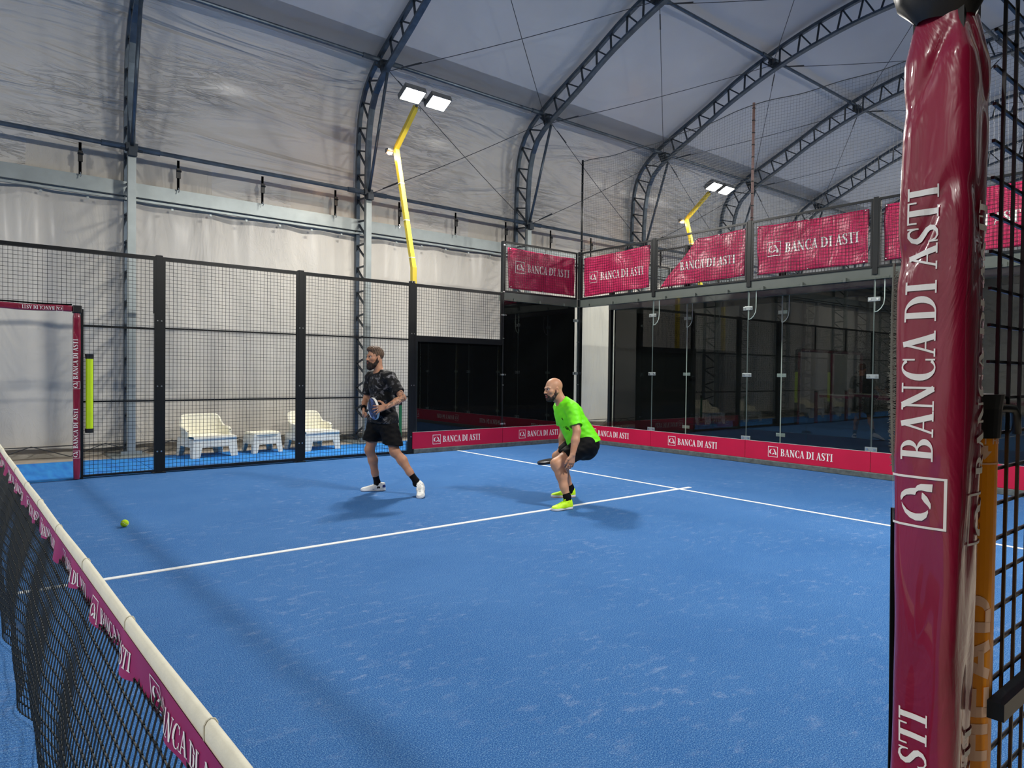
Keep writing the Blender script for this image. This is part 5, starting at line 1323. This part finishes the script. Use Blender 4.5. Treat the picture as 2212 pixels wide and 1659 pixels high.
S = SDF(0.003); S.ell(T(.040, 0, -.098), np.array((.0610, .0545, .040)), .02, hR); S.ell(T(.070, 0, -.118), np.array((.030, .030, .020)), .015, hR)
for s in (-1, 1): S.chain([T(.006, s*.0635, -.02), T(.012, s*.0630, -.06), T(.035, s*.053, -.090)], [.008, .013, .018], .02); S.cap(T(.101, 0, -.056), T(.086, s*.032, -.078), .006, .008, .01)
S.ell(T(.110, 0, -.076), np.array((.022, .020, .016)), .006, hR, 's'); S.ell(T(.118, 0, -.03), np.array((.03, .03, .022)), .006, hR, 's')
link('beard', S.mesh('beard', M['beard2'], hairdisp), p2)
S = SDF(0.0042)
S.cap(pel+ax*(-.05), wst, .206, .178, .04, n=ft, flat=.84); S.cap(wst, cst, .176, .182, .04, n=ft, flat=.76); S.cap(cst, nb-ax*.05, .172, .102, .04, n=ft, flat=.76)
S.cap(nb-ax*.035, nb-ax*.015, .080, .074, .03)
for sh, el in ((shL, elL), (shR, elR)):
    S.cap(nb-ax*.035, sh, .070, .078, .04); b = sh*.30+el*.70; S.cap(sh, b, .078, .074, .03)
S.plane(pel-ax*.035, -unit(ax*.8+UP*.5), .004)
for sh, el in ((shL, elL), (shR, elR)):
    q = unit(el-sh); c = sh*.32+el*.68+q*.078; S.cap(c, c+q*.001, .088, .088, .002, op='s')
S.ell(nb+ft*.030+ax*.036, (.094, .076, .048), .004, frame(unit(ft*.9+UP*-.25)), 's')
link('shirt', S.mesh('shirt', M['shirt_g'], wrink), p2)
# lettering-like dark marks across the shirt front and a small emblem
m = MB()
def onshirt(a, z, r=.001):
    """point on the shirt front: a = angle from the chest direction towards the left side"""
    t_ = (z-pel[2])/(nb[2]-pel[2]); c = pel+(nb-pel)*t_; hw = .180+.004*math.sin(z*30); hd = .180*.77
    return c+ft*(math.cos(a)*(hd+r))+s2*(math.sin(a)*(hw+r))
def curve(pts, w=.004): m.tube([onshirt(a, z) for a, z in pts], w, 6)
for a0 in (-.10,): 
    curve([(a0+.02*i, .90+.012*math.sin(i*1.2)) for i in range(8)], .004)
for dx in (0.14, 0.25):   # the letters b and i
    curve([(dx, .865), (dx+.01, .885), (dx+.012, .915)], .0035); curve([(dx+.0+.045*(1-math.cos(t_)), .878+.014*math.sin(t_)) for t_ in np.linspace(0, 2*PI, 9)], .0032)
curve([(.36, .868), (.365, .893)], .0035); curve([(.365, .902), (.366, .906)], .004)
curve([(.30+.022*i, .815+.006*math.sin(i*2.1)) for i in range(12)], .003); curve([(.36+.022*i, .760+.007*math.sin(i*1.7)) for i in range(11)], .003)
curve([(.28, 1.01), (.30, .985)], .006); curve([(.27, .997), (.31, .997)], .003)
m.obj('shirt_print', M['sock'], p2)
S = SDF(0.0042); S.cap(pel-ax*.03, pel+V3(.008, 0, -.06), .168, .160, .04, n=ft, flat=.84)
for hp, kn in ((hpL, knL), (hpR, knR)): e = hp*.40+kn*.60; S.cap(hp, e, .120, .100, .03)
S.cap(hpL+V3(.02, .05, -.02), hpR+V3(.02, -.05, -.02), .135, .135, .04)
for hp, kn in ((hpL, knL), (hpR, knR)):
    q = unit(kn-hp); c = hp*.40+kn*.60+q*.115; S.cap(c, c+q*.001, .112, .112, .002, op='s')
link('shorts', S.mesh('shorts', M['shorts'], wrink), p2)
for an, kn in ((anL, knL), (anR, knR)):
    S = SDF(0.004); top_ = an*.90+kn*.10; S.cap(top_, an, .0415, .040, .01); S.cap(an, an-UP*.05, .040, .042, .02); S.plane(top_, unit(kn-an)); link('sock', S.mesh('sock', M['sock']), p2)
shoe(p2, (.082, -.315, .0), (-.135, -.470, 0), UP, M['shoe_y'], M['sole_w'], M['black_plastic'], lace=M['shoe_y'])
shoe(p2, (.182, .375, .0), (-.100, .335, 0), UP, M['shoe_y'], M['sole_w'], M['orange'], lace=M['shoe_y'])
C2 = V3(-.150, .030, .455); h2 = unit((.66, .74, .10))
racket('black padel racket held low behind the knee of the crouching player', world(C2, P2), wdir(h2), wdir((-.50, -.42, .66)), M['racket2'], M['racket2'], (P2[0], P2[1], 1))
